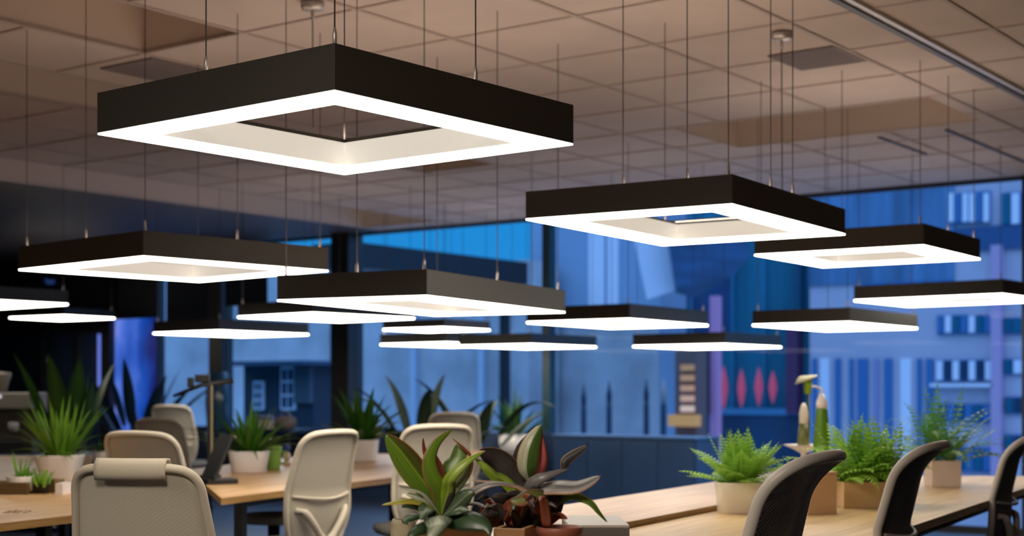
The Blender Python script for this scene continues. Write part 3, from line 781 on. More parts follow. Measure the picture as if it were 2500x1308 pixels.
def spray(m, c, n, length, el0, el1, droop, kind='ribbon', width=.02, rnd=random, rad=.03, azs=(0, 2*math.pi)):
    for i in range(n):
        az = azs[0] + (azs[1]-azs[0])*(i+rnd.random()*.8)/n; el = math.radians(rnd.uniform(el0, el1)); L = length*rnd.uniform(.7, 1.1)
        b = (c[0]+rad*math.cos(az)*rnd.random(), c[1]+rad*math.sin(az)*rnd.random(), c[2])
        dv = (math.cos(az)*math.cos(el), math.sin(az)*math.cos(el), math.sin(el))
        if kind == 'ribbon': ribbon(m, b, dv, L, width*rnd.uniform(.7,1.2), droop*rnd.uniform(.7,1.4))
        else: frond(m, b, dv, L, droop*rnd.uniform(.7,1.4), lw=width*.5, ll=width*2.4)
def pot_round(r0, r1, h, m, par, rim=.006, sq=None, name='pot'):
    k = MB().lathe([(r0*.96,0), (r0,.004), (r1,h-.004), (r1-.002,h), (r1-rim,h-.001), (r1-rim-.004,h*.80), (.01,h*.80)], 36, sq=sq).build(name, m, par, smooth=True)
    q = k.modifiers.new('e', 'EDGE_SPLIT'); q.split_angle = .7
    MB().lathe([(.01,h*.802), (r1-rim-.006,h*.805), (r1-rim-.006,h*.86), (.01,h*.87)], 24, sq=sq).build('soil', M_soil, par)
    return k
def plant(u, vb, dz, label, pot, foliage, rz=0, name='potted_plant', zb=None, group=None):
    """stands on height zb; its foot is seen at column u, row vb"""
    zb = ZT if zb is None else zb
    d = (CZ-zb)*FPX/(vb-950) if dz is None else dz
    q = PX(u, vb, d); e_ = empty(name, (q.x, q.y, zb+.0006), TH+rz, label, 'plant', group)
    pot(e_); foliage(e_); return e_
def foli(mt, *args, **kw):
    def f(e_):
        rr = random.Random(kw.get('seed', 3)); mm = MB()
        for a in args: spray(mm, *a[:-1], **dict(a[-1], rnd=rr))
        mm.build('foliage', mt, e_, smooth=True)
    return f
# left desk
plant(146, 1172, None, 'bushy bright green grass plant in a wide white pot on the left desk', lambda e_: pot_round(.10,.135,.148,M_white,e_,sq=3),
      foli(GREEN, ((0,0,.13), 46, .36, 50, 88, .7, dict(width=.030, rad=.07)), ((0,0,.13), 26, .30, 15, 55, 1.2, dict(width=.018, rad=.08)), seed=5))
# crates
def crate(u0, u1, vt, vb, dep, label, slat=True, name='wooden_crate', mt=None, yaw=0, d=None, zb=ZT, cat='crate'):
    d = d or (CZ-zb)*FPX/(vb-950); a, b = PX(u0, vb, d), PX(u1, vb, d); wdt = (b-a).length; h = (vb-vt)*d/FPX
    c = (a+b)/2; e_ = empty(name, (c.x, c.y, zb+.0006), TH+yaw, label, cat)
    t = .010; m_ = mt or M_crate
    MB().box((-wdt/2,0,0), (wdt/2,t,h)).build('front_panel', m_, e_, bevel=.001); MB().box((-wdt/2,dep-t,0), (wdt/2,dep,h)).build('back_panel', m_, e_, bevel=.001)
    for s in (-1, 1):
        x0 = s*wdt/2 - (t if s > 0 else 0); MB().box((x0,t+.0002,0), (x0+t,dep-t-.0002,h)).build('side_panel', m_, e_, bevel=.001)
    MB().box((-wdt/2+t+.0002,t+.0002,.001), (wdt/2-t-.0002,dep-t-.0002,.012)).build('bottom', m_, e_)
    return e_, wdt, h, d
c1, w1, h1, dc = crate(-60, 66, 1178, 1207, .16, 'low brown wooden crate at the left edge holding the small white pot', yaw=0)
c2, w2, h2, _ = crate(68, 134, 1173, 1203, .16, 'low brown wooden crate with succulent leaves, right of the other crate', yaw=0)
plant(50, 1186, dc+.07, 'small round white pot with a sparse sprig standing in the left crate', lambda e_: pot_round(.060,.068,.075,M_white,e_),
      foli(GREEN, ((0,0,.06), 7, .15, 50, 85, .5, dict(width=.012)), ((.02,0,.06), 16, .075, 30, 85, .5, dict(width=.018))), zb=ZT+.0135)
sc_ = empty('succulent', W((100-1250)/FPX*(dc+.05), dc+.07, ZT+.0135), TH, 'spiky pale green succulent growing in the right crate', 'plant')
mm = MB(); mm.lathe([(.035,0), (.045,.035), (.01,.04)], 12); mm.build('root_ball', M_soil, sc_)
foli(GREEN2, ((0,0,.02), 26, .095, 45, 88, .2, dict(width=.022, rad=.05)), seed=8)(sc_)
tag(MB().box((-.018,0,0), (.018,.14,.055)).build('card_holder', M_white, loc=PX(144,1203,dc)*1.0, rz=TH), 'small white card holder at the right end of the crates', 'holder')
bpy.data.objects['card_holder'].location.z = ZT+.0006
plant(252, 1140, None, 'small plain white pot partly hidden behind the second beige chair', lambda e_: pot_round(.055,.065,.11,M_white,e_), foli(DGREEN, ((0,0,.09), 14, .12, 20, 80, 1.0, dict(width=.02))))
# centre left desk
plant(608, 1152, None, 'arching green fern in a rounded white pot on the oak desk', lambda e_: pot_round(.105,.128,.135,M_white,e_,sq=3),
      foli(leaf_mat('mid_green_leaf', [(0,(.03,.14,.012)),(.5,(.10,.27,.02)),(1,(.03,.12,.012))]), ((0,0,.12), 22, .33, 45, 85, .9, dict(width=.045, rad=.05)), ((0,0,.12), 18, .42, 12, 40, 1.0, dict(width=.028, rad=.05)), seed=11))
g_ = empty('lime_cup', PX(668, 1134, 9.6)*1, TH, 'lime green plastic cup beside the rounded white pot', 'cup'); g_.location.z = ZT+.0006
MB().lathe([(.040,0), (.044,.004), (.056,.15), (.054,.155), (.051,.15), (.04,.01)], 24).build('body', M_lime, g_, smooth=True)
MB().tube(crom([(.05,0,.12), (.085,0,.11), (.08,0,.05), (.045,0,.04)], 5), .006, 8).build('handle', M_lime, g_, smooth=True)
q = PX(700, 1133, 10.2); q.z = ZT+.0006
bl = empty('small_figurine', q, TH, 'tiny blue and pink ornament on the oak desk right of the lime cup', 'ornament')
MB().lathe([(.05,0),(.05,.012),(.02,.016)], 16).build('base', M_card, bl); MB().lathe([(.014,.016),(.028,.05),(.026,.075),(.01,.09)], 16).build('body', M_pinkbox, bl, smooth=True); MB().lathe([(.012,.09),(.028,.11),(.024,.135),(.004,.145)], 16).build('head', mat('royal_blue', (.02,.06,.25), .4), bl, smooth=True)
plant(885, 1124, None, 'broad leafy dark green plant in a square white pot on the oak desk', lambda e_: pot_round(.105,.118,.155,M_white,e_,sq=5),
      foli(leaf_mat('forest_leaf', [(0,(.012,.08,.008)),(.5,(.05,.18,.012)),(1,(.012,.06,.008))]), ((0,0,.14), 20, .42, 48, 84, .9, dict(width=.070, rad=.04)), ((0,0,.14), 16, .40, 18, 45, .9, dict(width=.055, rad=.04)), seed=21))
# plants standing on the floor / stands at the windows
def tall_plant(u, d, vtop, label, mt, n, width, spread=(50,86), pot_h=.45, droop=.8, seed=2, potm=None, rad=.14, name='potted_palm'):
    q = PX(u, 950, d); e_ = empty(name, (q.x, q.y, .0006), TH, label, 'plant')
    L = (ZY(vtop, d)-pot_h)
    k = potm or mat('dark_planter', (.03,.035,.045), .5)
    MB().lathe([(rad*.8,0), (rad,pot_h-.01), (rad*.98,pot_h), (rad*.9,pot_h), (rad*.88,pot_h-.05), (.01,pot_h-.05)], 28).build('pot', k, e_, smooth=True)
    rr = random.Random(seed)
    for i in range(n):
        az = 2*math.pi*(i+rr.random()*.6)/n; el = math.radians(rr.uniform(*spread)); ln = L*rr.uniform(.75,1.08)/max(.85, math.sin(el))
        mm = MB(); dv = Vector((math.cos(az)*math.cos(el), math.sin(az)*math.cos(el), math.sin(el)))
        st_l = ln*.5; mm.tube([(0.02*math.cos(az),.02*math.sin(az),pot_h-.05), tuple(Vector((0,0,pot_h-.05))+dv*st_l)], .006, 6)
        ribbon(mm, Vector((0,0,pot_h-.05))+dv*st_l*.95, dv, ln*.72, width*rr.uniform(.8,1.2), droop*rr.uniform(.6,1.4), n=10, fold=.18)
        mm.build('leaf', mt, e_, smooth=True)
    return e_
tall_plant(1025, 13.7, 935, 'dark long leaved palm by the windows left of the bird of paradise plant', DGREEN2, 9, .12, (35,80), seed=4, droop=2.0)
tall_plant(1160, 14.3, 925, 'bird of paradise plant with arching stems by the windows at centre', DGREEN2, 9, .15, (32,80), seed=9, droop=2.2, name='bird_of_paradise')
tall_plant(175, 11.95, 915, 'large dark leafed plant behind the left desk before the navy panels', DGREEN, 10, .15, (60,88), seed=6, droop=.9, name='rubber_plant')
tall_plant(330, 16.0, 915, 'dark blue silhouetted plant before the glowing blue panel', BLUEG, 12, .11, (35,85), seed=12, droop=.8, name='dracaena')
XP, dP = XY(1258, YW-.45)
lo = empty('potted_plant', (XP, YW-.45, .0), TH, 'dark green plant in a white pot near the slim teal window post', 'plant')
MB().lathe([(.13,0), (.13,.55), (.12,.57)], 20).build('stand', M_black, lo, smooth=True)
k = MB().lathe([(.13,.571), (.155,.575), (.175,.80), (.16,.80), (.15,.72), (.01,.72)], 28).build('pot', M_white, lo, smooth=True)
foli(DGREEN, ((0,0,.74), 30, .52, 25, 86, .8, dict(width=.055, rad=.06)), seed=31)(lo)

# ---- right desk things
plant(1806, 1250, None, 'spiky bright green fern in a cream tapered pot on the right desk', lambda e_: pot_round(.092,.104,.132,M_cream,e_,sq=4),
      foli(GREEN2, ((0,0,.115), 40, .22, 50, 88, .7, dict(kind='frond', width=.021, rad=.04)), ((0,0,.115), 26, .24, 18, 50, .9, dict(kind='frond', width=.021, rad=.04)), ((0,0,.12), 22, .22, 45, 85, .3, dict(width=.012, rad=.04)), seed=41))
def boxpot(u0, u1, vt, vb, dep, label, mt, fol, d=None, yaw=0, name='planter_box'):
    e_, wd, h, dd_ = crate(u0, u1, vt, vb, dep, label, name=name, mt=mt, d=d, yaw=yaw, cat='planter')
    MB().box((-wd/2+.0105,.0105,.0125), (wd/2-.0105,dep-.0105,h*.86)).build('soil', M_soil, e_)
    if fol: fol(e_, wd, h, dep)
    return e_
def bushy(mt, mt2, seed, n=60, L=.30):
    def f(e_, wd, h, dep):
        rr = random.Random(seed); mm = MB(); m2_ = MB()
        for i in range(n):
            c = (rr.uniform(-wd*.42, wd*.42), rr.uniform(.15, .85)*dep, h*.85)
            az = rr.uniform(0, 2*math.pi); el = math.radians(rr.uniform(25, 88))
            dv = (math.cos(az)*math.cos(el), math.sin(az)*math.cos(el), math.sin(el))
            frond(mm, c, dv, L*rr.uniform(.7,1.1), rr.uniform(.9,2.4), lw=.017, ll=.04, n=13)
        for i in range(n//2):
            c = (rr.uniform(-wd*.42, wd*.42), rr.uniform(.15, .85)*dep, h*.85)
            az = rr.uniform(0, 2*math.pi); el = math.radians(rr.uniform(20, 75))
            ribbon(m2_, c, (math.cos(az)*math.cos(el), math.sin(az)*math.cos(el), math.sin(el)), L*rr.uniform(.6,.95), .016, rr.uniform(.8,1.8))
        mm.build('fern_fronds', mt, e_, smooth=True); m2_.build('grass_blades', mt2, e_, smooth=True)
    return f
boxpot(2060, 2192, 1177, 1241, .20, 'wide tan planter overflowing with bushy bright green fern on the right desk', M_card, bushy(GREEN2, GREEN, 51, 130, .29))
boxpot(2276, 2347, 1125, 1188, .16, 'pale pink square planter with feathery fern behind the middle right chair', M_pinkbox, bushy(leaf_mat('soft_green_leaf', [(0,(.06,.22,.05)),(.5,(.14,.36,.09)),(1,(.05,.20,.05))]), GREEN, 57, 50, .42))
# closed tan box between the two
d_ = (CZ-ZT)*FPX/(1256-950); q = PX(2008, 1256, d_); bx_ = empty('cardboard_box', (q.x, q.y, ZT+.0006), TH+.42, 'closed tan cardboard box left of the wide tan planter', 'box')
MB().box((-.075,0,0), (.075,.17,.165)).build('body', M_card, bx_, bevel=.002)
MB().box((-.077,-.002,.1655), (.077,.172,.180)).build('lid', M_card, bx_, bevel=.002)
# vase cluster at the far side of the desk
def on_desk(u, d): q = PX(u, 1000, d); q.z = ZT+.0226; return q
b_ = empty('green_bottle', on_desk(2006, 8.05), TH, 'tall green bottle with a white pointed cap behind the bushy fern', 'bottle')
zt = ZY(960, 8.05)-ZT-.0226; z1_ = ZY(997, 8.05)-ZT-.0226
MB().lathe([(.052,0), (.056,.01), (.048,z1_*.5), (.033,z1_*.97), (.032,z1_)], 24).build('body', mat('green_bottle_glass', (.11,.24,.015), .25), b_, smooth=True)
MB().lathe([(.031,z1_+.0004), (.031,z1_+.035), (.012,zt)], 20).build('cap', M_white, b_, smooth=True)
MB().tube(crom([(0,0,zt), (.002,0,zt+.02), (-.02,0,zt+.034), (-.055,0,zt+.04)], 5), .006, 8).build('spout', M_white, b_, smooth=True)
tr_ = empty('white_cake_stand', on_desk(1962, 8.5), TH, 'white footed dish carrying the clear bottle and moss, left of the green bottle', 'stand')
zs = ZY(1086, 8.45)-ZT-.0226
MB().lathe([(.05,0), (.045,.006), (.016,.03), (.016,zs-.05), (.05,zs-.03), (.115,zs-.002), (.118,zs), (.09,zs-.004), (.01,zs-.012)], 32).build('dish', M_white, tr_, smooth=True)
bt = empty('clear_bottle', on_desk(1962, 8.5), TH, 'clear bottle with white label and mossy green bottom on the white footed dish', 'bottle'); bt.location.z += zs-.005
hb = ZY(1030, 8.45)-ZY(1084, 8.45)
MB().lathe([(.036,0), (.038,.01), (.032,hb*.6), (.024,hb)], 20).build('body', mat('moss_bottle', (.22,.24,.07), .3, noise=(30,.5)), bt, smooth=True)
MB().lathe([(.027,hb+.0003), (.027,hb+.06), (.018,hb+.10), (.008,hb+.12)], 20).build('neck', M_cream, bt, smooth=True)
cl = empty('calla_lily', on_desk(1972, 8.75), TH, 'green and white calla lily rising above the clear bottle', 'flower')
zt = ZY(930, 8.75)-ZT-.0226
MB().tube([(0,0,0), (.006,0,zt*.5), (0,0,zt-.06)], .008, 8).build('stem', mat('lily_stem', (.03,.07,.02), .5), cl, smooth=True)
MB().lathe([(.012,zt-.08), (.022,zt-.07), (.024,zt-.02), (.034,zt+.03)], 20).build('cup', mat('lily_green', (.26,.42,.02), .45), cl, smooth=True)
rows = [[Vector((math.cos(a)*(.030+.026*t*(1+.7*(math.cos(a) < 0))), math.sin(a)*(.030+.02*t), zt+.028+.03*t-.045*t*t*(1+.5*math.cos(a-math.pi)))) for a in [2*math.pi*i/20 for i in range(21)]] for t in (0,.4,.8,1.1)]
g = MB(); g.grid(rows); g.build('petal', mat('lily_cream', (.62,.60,.42), .5), cl, smooth=True, solid=.002)
mo = empty('moss_bowl', on_desk(1925, 7.9), TH, 'low bowl of light green moss behind the cream fern pot', 'bowl')
MB().lathe([(.04,0), (.085,.05), (.083,.055), (.01,.045)], 24).build('bowl', M_white, mo, smooth=True)
foli(GREEN2, ((0,0,.045), 40, .085, 20, 85, 1.0, dict(width=.014, rad=.06)), seed=71)(mo)

# ---- desk lamp and leaning black tablet on the oak desk
q = PX(512, 1168, 8.6); q.z = ZT+.0006
dl = empty('desk_lamp', q, TH, 'black desk lamp with a long tilted bar head on the oak desk', 'lamp')
hp = ZY(938, 8.6)-ZT
MB().box((-.055,-.07,0), (.055,.07,.022)).build('base', M_black, dl, bevel=.006)
MB().box((-.014,-.012,.022), (.008,.012,hp)).build('pole', M_black, dl, bevel=.003)
MB().box((.0085,-.011,.024), (.019,.006,hp-.002)).build('pole_edge', mat('brass_edge', (.45,.36,.22), .3, metal=.6), dl)
MB().tube([(-.215,0,hp-.070), (-.05,0,hp-.005), (.14,0,hp+.022)], [.009,.013,.016], 8).build('bar_head', M_black, dl, smooth=True)
MB().box((-.13,-.02,hp-.018), (-.095,.02,hp+.04)).build('clamp', M_black, dl, bevel=.004)
MB().box((-.085,-.02,hp+.010), (.0,.02,hp+.058)).build('driver_box', M_black, dl, bevel=.005)
q = PX(505, 1160, 8.1); q.z = ZT+.0006
tb = empty('monitor', q, TH-1.0, 'black monitor seen from behind, leaning beside the desk lamp', 'monitor')
R_ = Matrix.Rotation(math.radians(-24), 4, 'X')
MB().box((-.10,-.012,.03), (.10,.006,.30), R_).build('screen_back', M_black, tb, bevel=.006)
MB().box((-.10,.0062,.288), (.10,.014,.30), R_).build('top_edge', mat('taupe_edge', (.25,.20,.15), .5), tb)
MB().box((-.07,-.02,0), (.07,.16,.03)).build('stand', M_black, tb, bevel=.006)

# ---- coffee corner at far left
q = PX(25, 950, 13.2)
cb = empty('sideboard', (q.x, q.y, 0), TH, 'dark sideboard at the far left carrying the coffee machine', 'cabinet')
MB().box((-.75,-.3,.06), (.75,.3,.66)).build('body', M_dark, cb, bevel=.004); MB().box((-.78,-.32,.6605), (.78,.32,.69)).build('worktop', M_navy2, cb, bevel=.003)
for s in (-1, 1):
    dd2 = MB().box((s*.375-.36,-.318,.08), (s*.375+.36,-.3005,.64)).build('door', M_navy, cb, bevel=.003)
    MB().box((s*.05-.006,-.33,.30), (s*.05+.006,-.3185,.42)).build('handle', M_canopy, dd2)
M_mach = mat('machine_grey', (.14,.13,.11), .35)
cm = empty('coffee_machine', (q.x, q.y, .6906), TH, 'grey coffee machine with two small white lit buttons at the far left', 'coffee machine')
hm = ZY(958, 13.2)-.69
MB().box((-.26,-.20,0), (.27,.22,.12)).build('drip_base', M_black, cm, bevel=.01)
MB().box((-.26,.02,.1205), (.27,.22,hm-.1505)).build('body', M_mach, cm, bevel=.01)
MB().box((-.26,-.18,hm-.15), (.27,.22,hm)).build('head', M_mach, cm, bevel=.012)
MB().lathe([(.05,hm+.0005), (.06,hm+.02), (.10,hm+.16), (.098,hm+.18), (.01,hm+.19)], 24, (-.10,.02,0)).build('bean_hopper', mat('hopper_brown', (.10,.085,.07), .3), cm, smooth=True)
for s in (-.09, -.03): MB().box((s-.013,-.186,hm-.05), (s+.013,-.1805,hm-.02)).build('button', emat('white_button', (.65,.62,.72), .9), cm, bevel=.003)
MB().lathe([(.022,.19), (.045,.21), (.05,.28), (.045,.282)], 20, (.06,-.09,0)).build('milk_cup', mat('milky_grey', (.30,.28,.28), .4), cm, smooth=True)
# shelf with things by the left panes
xs_, ds_ = XY(655, YW-.55)
sh = empty('wall_shelf', (xs_, YW-.56, 0), 0, 'low dark console below the kiosk view by the left panes', 'console')
MB().box((-.55,-.2,.76), (.55,.2,.80)).build('top', M_navy, sh, bevel=.003)
for s in (-1, 1):
    for t_ in (-1, 1): MB().box((s*.5-.02,t_*.16-.02,0), (s*.5+.02,t_*.16+.02,.7595)).build('leg', M_black, sh)
bx2 = empty('paper_box', (xs_+.0, YW-.6, .8006), 0, 'flat cream and pale blue box on the console by the left panes', 'box')
MB().box((-.20,-.09,0), (.20,.09,.10)).build('body', mat('cream_box', (.55,.52,.42), .6), bx2, bevel=.012); MB().box((-.14,-.07,.1006), (.10,.07,.16)).build('lid', mat('lavender_lid', (.20,.20,.26), .6), bx2, bevel=.02)
ba = empty('basket', (xs_+.34, YW-.6, .8006), 0, 'round brownish basket at the right end of the console', 'basket')
MB().lathe([(.09,0), (.13,.04), (.13,.10), (.10,.15), (.01,.155)], 24).build('body', mat('basket_brown', (.18,.13,.12), .9, noise=(30,.5)), ba, smooth=True)
MB().tube(crom([(-.11,0,.12),(0,0,.22),(.11,0,.12)], 6), .007, 6).build('handle', M_canopy, ba, smooth=True)
va = empty('glass_vase', (xs_-.80, YW-.62, 0), 0, 'tall pale blue glass cylinder vase beside the slim dark post', 'vase')
zv = ZY(908, ds_)
MB().lathe([(.16,0), (.16,.75), (.14,.76)], 24).build('plinth', M_navy, va, smooth=True)
MB().lathe([(.10,.761), (.13,.80), (.15,1.1), (.13,zv-.02), (.11,zv)], 28).build('vase', mat('vase_blue', (.03,.08,.13), .15), va, smooth=True)
# navy credenza under the middle window
XC0, XC1 = XY(1352, YW-.7)[0], XY(1700, YW-.7)[0]
cr = empty('credenza', ((XC0+XC1)/2, YW-.25, 0), 0, 'long low navy credenza below the windows right of centre', 'cabinet'); hwc = (XC1-XC0)/2
hc_ = ZY(1064, XY(1530, YW-.7)[1])
MB().box((-hwc,-.45,.05), (hwc,0,hc_-.031)).build('body', mat('credenza_navy', (.020,.060,.16), .5, noise=(2,.8)), cr, bevel=.004)
MB().box((-hwc-.01,-.47,hc_-.03), (hwc+.01,0,hc_)).build('top', mat('credenza_top', (.03,.08,.20), .5), cr, bevel=.004)
for i in range(4):
    x0 = -hwc+.01+i*(2*hwc-.02)/4
    dd2 = MB().box((x0+.004,-.468,.07), (x0+(2*hwc-.02)/4-.004,-.4505,hc_-.045)).build('door', MATS['credenza_navy'], cr, bevel=.003)

# ------------------------------------------------------------------ foreground plants
WS = .78
def big_leaf(par, name, pts, width, mt, face=(0,-1,.5), n=5, fold=.22, prof=None, curl=0, twist=0):
    """pts: (u, v, distance) along the midrib in the picture frame turned into world points; real size follows"""
    P = [PX(*p) for p in pts]; C_ = crom(P, n); m = MB(); k = len(C_); rows = []
    R = Matrix.Rotation(TH, 3, 'Z'); nrm0 = (R @ Vector(face)).normalized()
    inv = par.matrix_world.inverted()
    for i, p in enumerate(C_):
        t = i/(k-1); T = (C_[min(i+1,k-1)]-C_[max(i-1,0)]).normalized()
        side = T.cross(nrm0)
        if side.length < .1: side = T.cross(Vector((0,0,1)))
        side.normalize(); N = side.cross(T).normalized()
        if twist: side = Matrix.Rotation(twist*t, 3, T) @ side; N = Matrix.Rotation(twist*t, 3, T) @ N
        wv = (prof(t) if prof else (math.sin(math.pi*(t*.94+.06)**.8))**.85) if i < k-1 else .01
        h = width/2*max(wv, .02)*WS; row = []
        for j in range(7):
            s = -1 + j/3
            row.append(inv @ (p + side*s*h - N*(abs(s)**1.5*h*fold) + N*curl*h*s))
        rows.append(row)
    b0 = m.grid(rows)
    for i in range(k):
        for j in range(7): m.uv[b0+i*7+j] = (j/6, i/(k-1))
    return m.build(name, mt, par, smooth=True, solid=.0011)
O = (.03)
L_green_red = leaf_mat('leaf_green_red_edge', [(0,(.30,.33,.04)),(.06,(.10,.19,.015)),(.48,(.12,.22,.015)),(.52,(.24,.36,.03)),(.6,(.07,.11,.012)),(.93,(.10,.07,.02)),(1,(.55,.24,.04))])
L_red = leaf_mat('leaf_red_brown', [(0,(.30,.07,.03)),(.5,(.20,.05,.03)),(1,(.38,.12,.07))])
L_lime = leaf_mat('leaf_lime', [(0,(.32,.40,.03)),(.4,(.20,.34,.03)),(.5,(.42,.50,.08)),(1,(.14,.26,.03))])
L_dark = leaf_mat('leaf_dark_purple', [(0,(.035,.025,.022)),(.5,(.06,.045,.04)),(.95,(.03,.024,.022)),(1,(.42,.18,.09))])
L_silver = leaf_mat('leaf_silver_grey', [(0,(.60,.34,.20)),(.05,(.22,.20,.19)),(.45,(.30,.28,.27)),(.55,(.12,.11,.10)),(.8,(.34,.32,.31)),(1,(.50,.26,.14))])
L_cream = leaf_mat('leaf_cream_green_pink', [(0,(.45,.20,.13)),(.06,(.50,.48,.34)),(.40,(.44,.46,.32)),(.44,(.07,.14,.02)),(.88,(.10,.19,.04)),(.93,(.60,.14,.12)),(1,(.45,.07,.06))])
L_white = leaf_mat('leaf_white_green', [(0,(.40,.40,.30)),(.4,(.56,.55,.42)),(.5,(.30,.34,.22)),(1,(.14,.18,.09))])
L_gg = leaf_mat('leaf_grey_green', [(0,(.04,.07,.035)),(.42,(.09,.13,.07)),(.5,(.26,.30,.20)),(.58,(.08,.12,.06)),(1,(.035,.06,.03))])
L_dg = leaf_mat('leaf_deep_green', [(0,(.012,.035,.014)),(.5,(.045,.085,.035)),(1,(.012,.03,.012))])
L_yell = leaf_mat('leaf_yellow_tip', [(0,(.50,.36,.04)),(.5,(.24,.26,.04)),(1,(.50,.38,.05))])
D0 = 3.5
def fg(name, u, d, label):
    q = PX(u, 950, d); e_ = empty(name, (q.x, q.y, ZT+.0006), TH, label, 'plant'); bpy.context.view_layer.update(); return e_
narrow = lambda t: (math.sin(math.pi*(t*.9+.1)**.6))**.7
belly = lambda t: (math.sin(math.pi*(t*.95+.05)**1.15))**.75
# left plant
pa = fg('croton_plant', 1078, D0, 'foreground plant with upright red edged green leaves and fanned pale lower leaves')
C = (1078, 1262)
def A(name, pts, w_, m_, **k): return big_leaf(pa, name, [(C[0]+k.pop('bx', 0), C[1], D0)] + pts, w_, m_, **k)
A('leaf', [(1048,1200,D0-.01), (1012,1150,D0-.02), (975,1100,D0-.03), (942,1061,D0-.03)], .085, L_green_red, prof=belly, face=(.15,-1,.2))
A('leaf', [(1076,1200,D0-.02), (1055,1160,D0-.03), (1050,1120,D0-.03), (1066,1082,D0-.02), (1102,1049,D0)], .058, leaf_mat('leaf_green_to_red', [(0,(.42,.12,.07)),(.12,(.12,.20,.02)),(.6,(.16,.28,.02)),(.9,(.14,.22,.02)),(1,(.36,.07,.05))]), prof=narrow, face=(.3,-1,0))
A('leaf', [(1068,1190,D0+.02), (1048,1130,D0+.03), (1036,1096,D0+.03), (1033,1069,D0+.03)], .026, L_red, prof=narrow, face=(.8,-1,0))
A('leaf', [(1082,1180,D0), (1076,1140,D0-.01), (1062,1112,D0-.02), (1052,1095,D0-.02)], .018, L_red, prof=narrow)
A('leaf', [(1088,1200,D0+.02), (1104,1160,D0+.02), (1122,1120,D0+.03), (1117,1082,D0+.04)], .088, leaf_mat('leaf_plain_green', [(0,(.08,.15,.015)),(.5,(.13,.22,.02)),(1,(.07,.13,.015))]), prof=belly, face=(-.1,-1,.1))
A('leaf', [(1110,1200,D0+.03), (1146,1155,D0+.03), (1150,1116,D0+.02), (1128,1090,D0+.02), (1104,1070,D0+.02)], .014, L_red, prof=narrow)
A('leaf', [(1092,1200,D0-.03), (1098,1168,D0-.05), (1125,1140,D0-.05), (1152,1118,D0-.04), (1183,1101,D0-.02)], .040, L_lime, prof=narrow)
A('leaf', [(1095,1215,D0-.02), (1108,1190,D0-.03), (1132,1160,D0-.03), (1150,1118,D0-.03)], .042, L_white, prof=belly)
A('leaf', [(1092,1225,D0-.02), (1100,1200,D0-.03), (1108,1182,D0-.03), (1106,1176,D0-.03)], .030, L_dark)
A('leaf', [(1060,1225,D0), (1040,1195,D0), (1025,1178,D0), (1020,1170,D0)], .05, L_dark)
A('leaf', [(1052,1222,D0-.02), (1032,1203,D0-.03), (1010,1195,D0-.04), (984,1193,D0-.04)], .030, L_white, prof=narrow, face=(0,-.6,1))
A('leaf', [(1050,1228,D0-.03), (1026,1214,D0-.05), (1000,1206,D0-.06), (992,1209,D0-.06)], .040, L_white, face=(0,-.6,1))
A('leaf', [(1046,1232,D0-.05), (1010,1222,D0-.07), (970,1225,D0-.08), (932,1232,D0-.07)], .034, L_yell, prof=narrow, face=(0,-.7,1))
A('leaf', [(1046,1250,D0-.04), (1020,1236,D0-.06), (995,1232,D0-.08), (980,1238,D0-.09)], .044, L_dg, face=(0,-.7,1))
A('leaf', [(1040,1258,D0-.08), (1012,1258,D0-.12), (990,1270,D0-.14), (996,1280,D0-.15)], .040, L_dg, face=(0,-.6,1))
A('leaf', [(1056,1250,D0-.08), (1045,1238,D0-.12), (1038,1248,D0-.16), (1026,1270,D0-.19)], .060, L_gg, face=(0,-1,.6))
A('leaf', [(1074,1258,D0-.12), (1068,1268,D0-.18), (1062,1290,D0-.22), (1040,1330,D0-.24)], .082, leaf_mat('leaf_pale_veined', [(0,(.05,.08,.04)),(.3,(.30,.34,.24)),(.5,(.48,.52,.40)),(.7,(.26,.30,.20)),(1,(.05,.08,.04))], noise=.6), face=(0,-1,.4))
A('leaf', [(1090,1255,D0-.08), (1110,1243,D0-.12), (1130,1243,D0-.13), (1143,1246,D0-.14)], .052, L_gg, face=(0,-.8,1))
A('leaf', [(1092,1262,D0-.08), (1122,1266,D0-.13), (1160,1272,D0-.15), (1188,1285,D0-.16), (1196,1306,D0-.17)], .075, L_dg, face=(0,-1,.7))
A('leaf', [(1060,1270,D0-.08), (1035,1285,D0-.14), (1010,1300,D0-.17), (992,1325,D0-.18)], .05, L_dg, face=(0,-1,.7))
A('leaf', [(1098,1240,D0-.01), (1130,1215,D0-.03), (1170,1190,D0-.04), (1210,1180,D0-.04), (1262,1184,D0-.03)], .036, L_silver, prof=narrow, face=(0,-1,.8))
A('leaf', [(1110,1235,D0-.03), (1140,1208,D0-.05), (1158,1198,D0-.05)], .055, L_gg, face=(0,-1,.4))
A('leaf', [(1120,1232,D0+.02), (1158,1228,D0), (1186,1236,D0-.02), (1212,1230,D0-.03)], .026, L_dark, prof=narrow, face=(0,-.5,1))
mm = MB(); 
for dx, dz in ((-.008,.03), (.006,.03), (0,.036)):
    mm.tube([(dx*3,0,.02), (dx,0,.13)], .009, 8)
mm.build('stem', mat('stem_brown', (.05,.03,.02), .7), pa, smooth=True)
